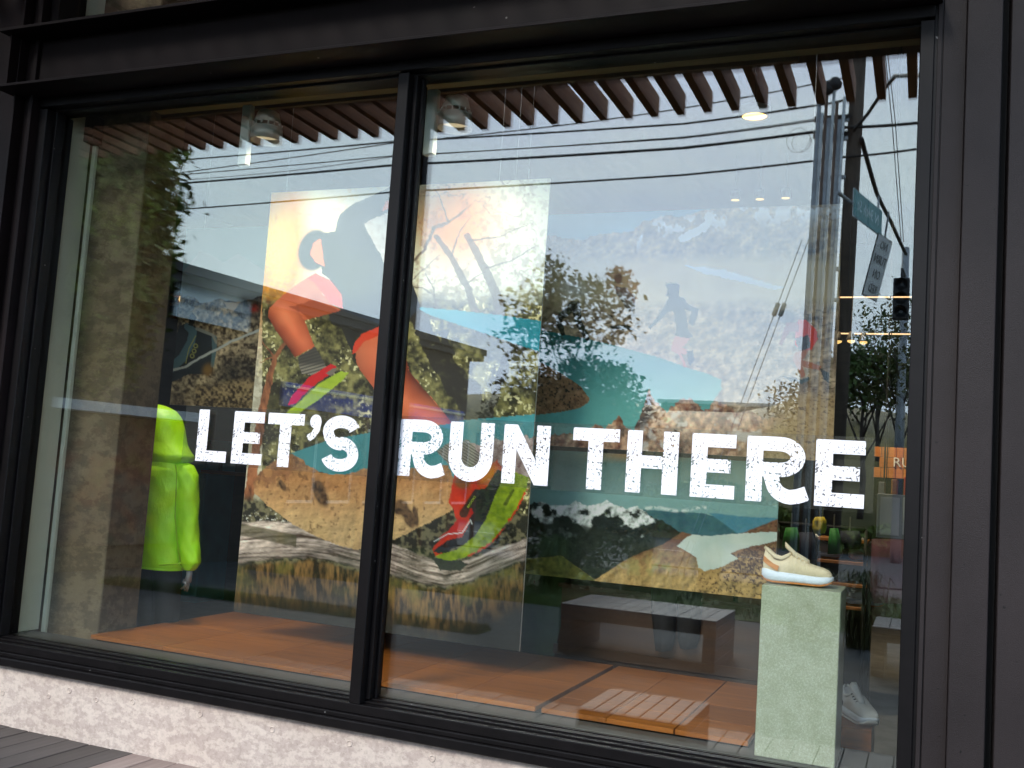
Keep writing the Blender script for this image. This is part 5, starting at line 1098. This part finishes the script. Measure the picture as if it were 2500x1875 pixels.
def dense(rows, amp=0.02, n=34):
    """resample rows of (u, v, half width px, depth) and add slanting fabric folds"""
    q = np.array(rows, float); t = np.linspace(0, len(q)-1, n); R_ = [[np.interp(k_, range(len(q)), q[:, j]) for j in range(4)] for k_ in t]; out_ = []
    for u, v, hw, dp in R_:
        c = U(u, v, y=MY0); k_ = (U(u+10, v, y=MY0)-U(u-10, v, y=MY0)).x/20; rr = []
        for i in range(48):
            a = 2*math.pi*i/48; ph = v*0.055
            f = 1+amp*(math.sin(4*a+ph*1.3)+0.8*math.sin(7*a-ph*1.9+1)+0.6*math.sin(11*a+ph*2.7+2)*math.sin(ph*0.9+a))
            rr.append(Vector((c.x+math.cos(a)*hw*k_*f, MY0+math.sin(a)*dp*f, c.z))-Vector(mq.location))
        out_.append(rr)
    return out_
MB().loft(dense(((390,1386,54,.128),(391,1376,57,.135),(393,1330,56,.138),(395,1270,55,.138),(398,1220,56,.142),(401,1180,58,.146),(404,1145,56,.142),(406,1122,44,.12),(406,1104,28,.09)), 0.016)).build('jacket_body', LIMEF, mq, True)
MB().loft(dense(((405,1132,46,.12),(406,1120,58,.135),(406,1111,60,.138),(405,1100,53,.135),(405,1082,43,.13),(402,1062,41,.13),(399,1040,40,.13),(396,1018,37,.125),(393,1002,29,.10),(390,992,16,.06),(389,988,3,.02)), 0.010, 26)).build('hood', LIMEF, mq, True)
MB().loft(dense(((436,1126,18,.05),(444,1136,26,.065),(450,1160,30,.07),(452,1200,30,.07),(453,1260,28,.066),(455,1310,27,.062),(459,1350,27,.062),(462,1372,25,.058),(463,1387,15,.04),(462,1392,11,.032)), 0.028)).build('sleeve', LIMEF, mq, True)
MB().loft(dense(((340,1128,16,.05),(330,1150,22,.06),(325,1200,24,.062),(322,1290,23,.06),(320,1372,22,.056),(320,1388,13,.04)), 0.025)).build('sleeve', LIMEF, mq, True)
MB().loft([ring(*q) for q in ((390,1387,54,.129),(390,1384,56,.133),(390,1381,54,.129))], False).build('hem', LIMEF, mq, True)
for du in (-22, 20):
    MB().loft([ring(u, v, hw, dp, du=du) for u, v, hw, dp in ((388,1375,27,.10),(388,1440,25,.09),(387,1530,21,.08),(386,1620,17,.065),(386,1700,13,.05))]).build('leg', BLK, mq, True)
hp = [U(463, 1388, y=MY0), U(462, 1404, y=MY0), U(458, 1420, y=MY0)]
MB().tube([p-Vector(mq.location) for p in hp], [0.020, 0.019, 0.024], 10).build('hand', HANDM, mq, True)
for k_, (e1, e2) in enumerate((((454,1428),(447,1437)),((452,1430),(442,1438)),((456,1432),(450,1442)),((459,1432),(456,1444)),((449,1416),(446,1424)))):
    MB().tube([hp[2]-Vector(mq.location)+Vector((0, 0.012*(k_-2), 0)), U(*e1, y=MY0+0.01*(k_-2))-Vector(mq.location), U(*e2, y=MY0+0.008*(k_-2))-Vector(mq.location)], [0.009, 0.008, 0.005], 7).build('finger', HANDM, mq, True)
SEAM = mat('lime_seam', (0.30, 0.55, 0.003), 0.6)
def seam(pts, y_): MB().tube([U(u, v, y=MY0-y_)-Vector(mq.location) for u, v in pts], 0.0035, 6).build('seam', SEAM, mq, True)
seam([(428,1135),(432,1160),(430,1200),(428,1260),(432,1320),(440,1372)], 0.075); seam([(362,1374),(390,1379),(425,1378),(440,1375)], 0.115)
MB().bbox((-0.22, -0.2, 0.0), (0.22, 0.2, 0.02), 0.004).build('base', BLK, mq)
# ------------------------------------------------------------------ things further back on the left
def ubox(name, u0, u1, v0, v1, y, depth, m_, label, cat, group=None, parts=None):
    a = U(u0, v1, y=y); b_ = U(u1, v0, y=y); o = empty(name, ((a.x+b_.x)/2, y, min(a.z, b_.z)), label=label, cat=cat, group=group)
    w_ = abs(b_.x-a.x)/2; h_ = abs(U((u0+u1)/2, v0, y=y).z-U((u0+u1)/2, v1, y=y).z); return o, w_, h_
TEALC = mat('teal_cabinet', (0.05, 0.30, 0.40), 0.45, var=0.15)
o, w_, h_ = ubox('teal_cabinet', 443, 514, 1072, 1245, 4.2, 0.4, TEALC, 'teal cabinet with drawers seen right of the lime jacket', 'cabinet')
o.location.z = FL; hz = U(480, 1072, y=4.2).z-FL
MB().bbox((-w_, 0, 0), (w_, 0.45, hz), 0.006).build('carcass', TEALC, o)
for k_ in range(3): MB().bbox((-w_+0.02, -0.018, hz*(0.30+0.23*k_)), (w_-0.02, -0.0005, hz*(0.51+0.23*k_)), 0.004).build('drawer', TEALC, o)
SHELFW = wood('lit_shelf_wood', (0.30, 0.11, 0.02), (0.46, 0.19, 0.04), 0.5)
a = U(490, 1150, y=3.9); b_ = U(640, 1168, y=3.9); o = empty('wall_shelf', ((a.x+b_.x)/2, 3.9, a.z), label='narrow wooden shelf with small brackets behind the letter L', cat='shelf')
MB().bbox((a.x-o.location.x, 0, -0.02), (b_.x-o.location.x, 0.22, 0.015), 0.003).build('board', SHELFW, o)
for x in (-0.18, 0.12): MB().bbox((x, 0.02, 0.0155), (x+0.025, 0.06, 0.09), 0.003).build('bracket', BLK, o)
# warm lit cubby and a second lime garment glimpsed past the column
a = U(411, 775, y=4.6); b_ = U(446, 715, y=4.6); o = empty('lit_cubby', ((a.x+b_.x)/2, 4.6, a.z), label='small warm lit wooden cubby seen between the column and the rocky poster', cat='shelf unit'); w_, h_ = (b_.x-a.x)/2, b_.z-a.z
MB().box((-w_, 0.12, 0), (w_, 0.14, h_)).build('back', SHELFW, o)
for z in (0, h_/2, h_-0.03): MB().bbox((-w_, 0, z), (w_, 0.119, z+0.03), 0.003).build('shelf', SHELFW, o)
MB().lathe((0.03, 0.08, h_*0.62), [(0.03, 0), (0.05, 0.04), (0.04, 0.09), (0.01, 0.11)], 12).build('lamp', GLOW, o, True)
# ------------------------------------------------------------------ clothes below and behind the posters
def garment(name, us, y, m_, label, flare=1.0, cat='garment', depth=0.06, group='hanging garments'):
    """hanging cloth: list of (u_left, u_right, v) rows"""
    c = U((us[0][0]+us[0][1])/2, us[0][2], y=y); o = empty(name, (c.x, y, U(us[-1][0], us[-1][2], y=y).z), label=label, cat=cat, group=group); rows = []
    for j, (ul, ur, v) in enumerate(us):
        L_, R_ = U(ul, v, y=y), U(ur, v, y=y); n = 14; row = []
        for i in range(n):
            a = 2*math.pi*i/n; ca, sa = math.cos(a), math.sin(a)
            p = L_.lerp(R_, 0.5+0.5*ca); p.y += depth*sa*(1+0.35*math.sin(5*a+j)); row.append(p-Vector(o.location))
        rows.append(row)
    MB().loft(rows).build('cloth', m_, o, True)
    tp = U((us[0][0]+us[0][1])/2, us[0][2], y=y)-Vector(o.location)
    MB().tube([tp, tp+Vector((0, 0, 0.10))], 0.005, 6).build('hanger_hook', WIRE, o); return o
garment('running_tights', [(1588,1660,1400),(1590,1652,1490),(1598,1648,1560),(1602,1640,1588)], 1.66, BLK, 'black running tights hanging under the lake poster, left leg', group='hanging tights')
garment('running_tights', [(1650,1715,1400),(1652,1714,1490),(1655,1708,1560),(1662,1700,1582)], 1.68, BLK, 'black running tights hanging under the lake poster, right leg', group='hanging tights')
DGREEN = mat('bottle_green_cloth', (0.020, 0.040, 0.010), 0.8, var=0.4)
garment('dark_jacket', [(1268,1392,1380),(1264,1394,1480),(1266,1390,1560),(1270,1386,1605)], 1.75, DGREEN, 'bottle green garment hanging right of the big poster', depth=0.1)
rl = empty('clothes_rail', (-1.6, 1.70, FL), label='black clothes rail half hidden behind the posters', cat='clothes rail')
for x in (-0.95, 0.62): MB().tube([(x, 0.02, 0), (x, 0.02, 1.45)], 0.014, 8).build('upright', BLK, rl, True)
MB().tube([(-0.95, 0.02, 1.45), (0.62, 0.02, 1.45)], 0.014, 8).build('bar', BLK, rl, True)
# ------------------------------------------------------------------ right hand end of the shop
WOODW = wood('wood_block_wall', (0.42, 0.15, 0.03), (0.62, 0.25, 0.06), 0.5)
a = U(2132, 1165, y=6.2); b_ = U(2300, 1098, y=6.2); o = empty('wooden_sign_wall', ((a.x+b_.x)/2, 6.2, a.z), label='orange wood block sign wall reading RUN at the right edge', cat='sign'); w_, h_ = (b_.x-a.x)/2, b_.z-a.z
for r_ in range(3):
    for c_ in range(9):
        x0 = -w_+2*w_*c_/9+(0.05 if r_ % 2 else 0); z0 = h_*r_/3-0.04*0
        MB().bbox((x0+0.002, 0, z0+0.002), (x0+2*w_/9-0.002, 0.05+0.008*((r_*5+c_*3) % 3), h_*(r_+1)/3-0.002), 0.002).build('wood_block', WOODW, o)
q = U(2216, 1131, y=6.19)-Vector(o.location); text('RUN', 0.13, WHITE, 'lettering', o, 0.004, Matrix.Translation(Vector((q.x, -0.008, q.z))) @ Matrix.Rotation(rad(90), 4, 'X') @ Matrix.Shear('XZ', 4, (0.0, 0.0)))
def shelf_unit(name, label, u0, u1, v0, v1, y, rows, m_, things):
    a = U(u0, v1, y=y); b_ = U(u1, v0, y=y); o = empty(name, ((a.x+b_.x)/2, y, FL), label=label, cat='shelf unit'); w_ = (b_.x-a.x)/2; zb, zt = a.z-FL, b_.z-FL
    MB().box((-w_, 0.30, 0), (w_, 0.32, zt)).build('back', DARKWALL, o)
    for s_ in (-1, 1): MB().bbox((s_*w_-0.015, 0.0, 0), (s_*w_+0.015, 0.2995, zt), 0.003).build('side', BLK, o)
    for k_ in range(rows+1): MB().bbox((-w_+0.016, 0.0, zb+(zt-zb)*k_/rows-0.012), (w_-0.016, 0.2995, zb+(zt-zb)*k_/rows+0.012), 0.003).build('shelf', m_, o)
    return o, w_, zb+FL, zt+FL
so_, w_, zb, zt = shelf_unit('shoe_shelf', 'orange lit shoe shelves behind the plinth and its shoe', 1985, 2125, 1325, 1475, 3.6, 3, SHELFW, None)
RED = mat('red_knit', (0.45, 0.03, 0.02), 0.6); GREY = mat('grey_knit', (0.22, 0.23, 0.25), 0.7); WHT = mat('white_knit', (0.70, 0.70, 0.68), 0.7)
def small_shoe(c, rz, m_, lab): return shoe('running_shoe', c, rz, lab, (m_, SH_SOLE, SH_OUT, m_, LACE), 'shoes on the shelves')
for k_, (dx, m_, lab) in enumerate(((-0.28, GREY, 'small grey shoe on the lowest orange shelf'), (0.02, RED, 'small red shoe on the middle of the lowest orange shelf'), (0.28, WHT, 'small white shoe at the right of the lowest orange shelf'))):
    small_shoe((so_.location.x+dx*min(1, w_/0.35), 3.74, zb+0.0125), 0.3, m_, lab)
for k_, (dx, m_, lab) in enumerate(((-0.15, WHT, 'small white shoe on the upper orange shelf'), (0.18, GREY, 'small grey shoe on the upper orange shelf'))):
    small_shoe((so_.location.x+dx, 3.74, zb+(zt-zb)*2/3+0.0125), 0.3, m_, lab)
YEL = mat('yellow_fleece', (0.70, 0.56, 0.03), 0.7); GRN = mat('green_cloth', (0.03, 0.22, 0.04), 0.7); NAVY = mat('navy_cloth', (0.025, 0.03, 0.06), 0.8); PURP = mat('plum_cloth', (0.085, 0.026, 0.042), 0.8, var=0.3); PAPER = mat('white_sheet', (0.42, 0.42, 0.46), 0.7, var=0.08)
garment('yellow_beanie', [(1990,2012,1262),(1984,2018,1272),(1983,2018,1290),(1988,2014,1302)], 3.3, YEL, 'yellow knitted hat on a stand above the shoe', cat='hat', depth=0.07)
garment('green_top', [(1918,1946,1288),(1912,1952,1310),(1908,1952,1345)], 3.2, GRN, 'green running top hanging left of the yellow hat')
garment('green_top', [(2026,2046,1290),(2022,2054,1320),(2020,2056,1352)], 3.3, GRN, 'green running top hanging right of the yellow hat')
garment('navy_top', [(1948,1985,1300),(1946,1990,1330),(1948,1992,1365)], 3.4, NAVY, 'navy running top hanging under the yellow hat')
garment('navy_top', [(2052,2098,1296),(2050,2104,1320),(2054,2100,1340)], 3.4, NAVY, 'navy running top hanging further right of the yellow hat')
rr_ = empty('clothes_rail', (U(1900, 1285, y=3.45).x, 3.45, FL), label='clothes rail carrying the green and navy tops', cat='clothes rail'); zr = U(1990, 1283, y=3.45).z-FL; xr2 = U(2115, 1285, y=3.45).x-rr_.location.x
MB().tube([(0, 0, zr), (xr2, 0, zr)], 0.012, 8).build('bar', BLK, rr_, True)
for x in (0, xr2): MB().tube([(x, 0, 0), (x, 0, zr)], 0.012, 8).build('upright', BLK, rr_, True)
garment('plum_cloth', [(2128,2260,1316),(2126,2262,1380),(2124,2264,1440),(2130,2250,1472)], 2.6, PURP, 'plum coloured cloth banner at the right edge of the window', depth=0.05)
a = U(2138, 1312, y=2.5); b_ = U(2262, 1212, y=2.5); o = empty('notice_board', ((a.x+b_.x)/2, 2.5, a.z), label='white notice sheets in a grey frame above the plum cloth', cat='notice board'); w_, h_ = (b_.x-a.x)/2, b_.z-a.z
MB().bbox((-w_, 0.01, 0), (w_, 0.03, h_), 0.004).build('frame', GREY, o)
MB().bbox((-w_+0.02, 0.004, 0.02), (-0.01, 0.0095, h_-0.02), 0.001).build('sheet', PAPER, o); MB().bbox((0.01, 0.004, 0.03), (w_-0.02, 0.0095, h_-0.015), 0.001).build('sheet', PAPER, o)
MB().tube([(-w_+0.05, 0.02, h_), (-w_+0.05, 0.02, 4.69-a.z)], 0.003, 5).build('hanging_wire', BLK, o)
a = U(2136, 1206, y=3.0); b_ = U(2262, 1162, y=3.0); o = empty('wall_shelf', ((a.x+b_.x)/2, 3.0, a.z), label='dark wall shelf with grey boxes under the wooden sign', cat='shelf'); w_, h_ = (b_.x-a.x)/2, b_.z-a.z
MB().bbox((-w_, 0, -0.03), (w_, 0.3, 0.0), 0.003).build('board', BLK, o)
for k_ in range(4): MB().bbox((-w_+0.02+k_*w_/2, 0.03, 0.0005), (-w_-0.02+(k_+1)*w_/2, 0.25, h_*(0.6+0.3*((k_*7) % 3)/2)), 0.004).build('box', (GREY, SHELFW, RED, GREY)[k_], o)
MB().tube([(-w_+0.05, 0.15, 0), (-w_+0.05, 0.15, 4.69-a.z)], 0.006, 5).build('hanging_rod', BLK, o)
# block with a white shoe at the right of the plinth
c = U(2094, 1768, y=0.80); o = empty('wooden_block', (c.x-0.02, 0.86, FL), label='orange wooden display block right behind the plinth', cat='display block')
MB().bbox((-0.20, -0.16, 0), (0.085, 0.18, c.z-FL), 0.003).build('block', PLAT, o)
shoe('running_shoe', (c.x-0.005, 0.86, c.z+0.0005), rad(-62), 'white and black running shoe on the wooden block behind the plinth', (WHT, SH_SOLE, WHT, BLK, BLK), scale=0.95)
# led lines and small lamps deep in the shop at the right
LEDM = mat('led_line', (0.9, 0.8, 0.7), 0.5, emit=(1.0, 0.60, 0.30), estr=0.8)
for k_, (u0, u1, v, lab) in enumerate(((2045, 2300, 726, 'upper thin warm LED line across the dark pole reflection'), (2050, 2300, 816, 'lower thin warm LED line below the traffic signal'))):
    a = U(u0, v, y=7.0); b_ = U(u1, v+4, y=7.0); o = empty('led_strip', ((a.x+b_.x)/2, 7.0, (a.z+b_.z)/2), label=lab, cat='LED strip', group='LED strips'); w_ = (b_.x-a.x)/2
    MB().box((-w_, 0, 0), (w_, 0.03, 0.03)).build('channel', BLK, o); MB().box((-w_, -0.006, 0.004), (w_, -0.0005, 0.018)).build('diffuser', LEDM, o)
    for x in (-w_*0.8, w_*0.8): MB().tube([(x, 0.015, 0.03), (x, 0.015, 4.69-o.location.z)], 0.005, 5).build('rod', BLK, o)
for k_, (u, v) in enumerate(((2046, 832), (2078, 831), (2108, 834))):
    c = U(u, v, y=6.0); o = empty('pendant_lamp', (c.x, 6.0, c.z), label=('left', 'middle', 'right')[k_]+' one of three tiny warm pendant lamps over the dark pole reflection', cat='lamp', group='tiny pendant lamps')
    MB().lathe((0, 0, 0), [(0.015, 0.09), (0.03, 0.06), (0.05, 0.0), (0.045, 0.0)], 14).build('shade', BLK, o, True); MB().lathe((0, 0, 0), [(0.004, 0.03), (0.035, 0.01), (0.035, -0.015), (0.004, -0.03)], 12).build('bulb', GLOW, o, True)
    MB().tube([(0, 0, 0.09), (0, 0, 4.69-c.z)], 0.004, 5).build('cord', BLK, o)
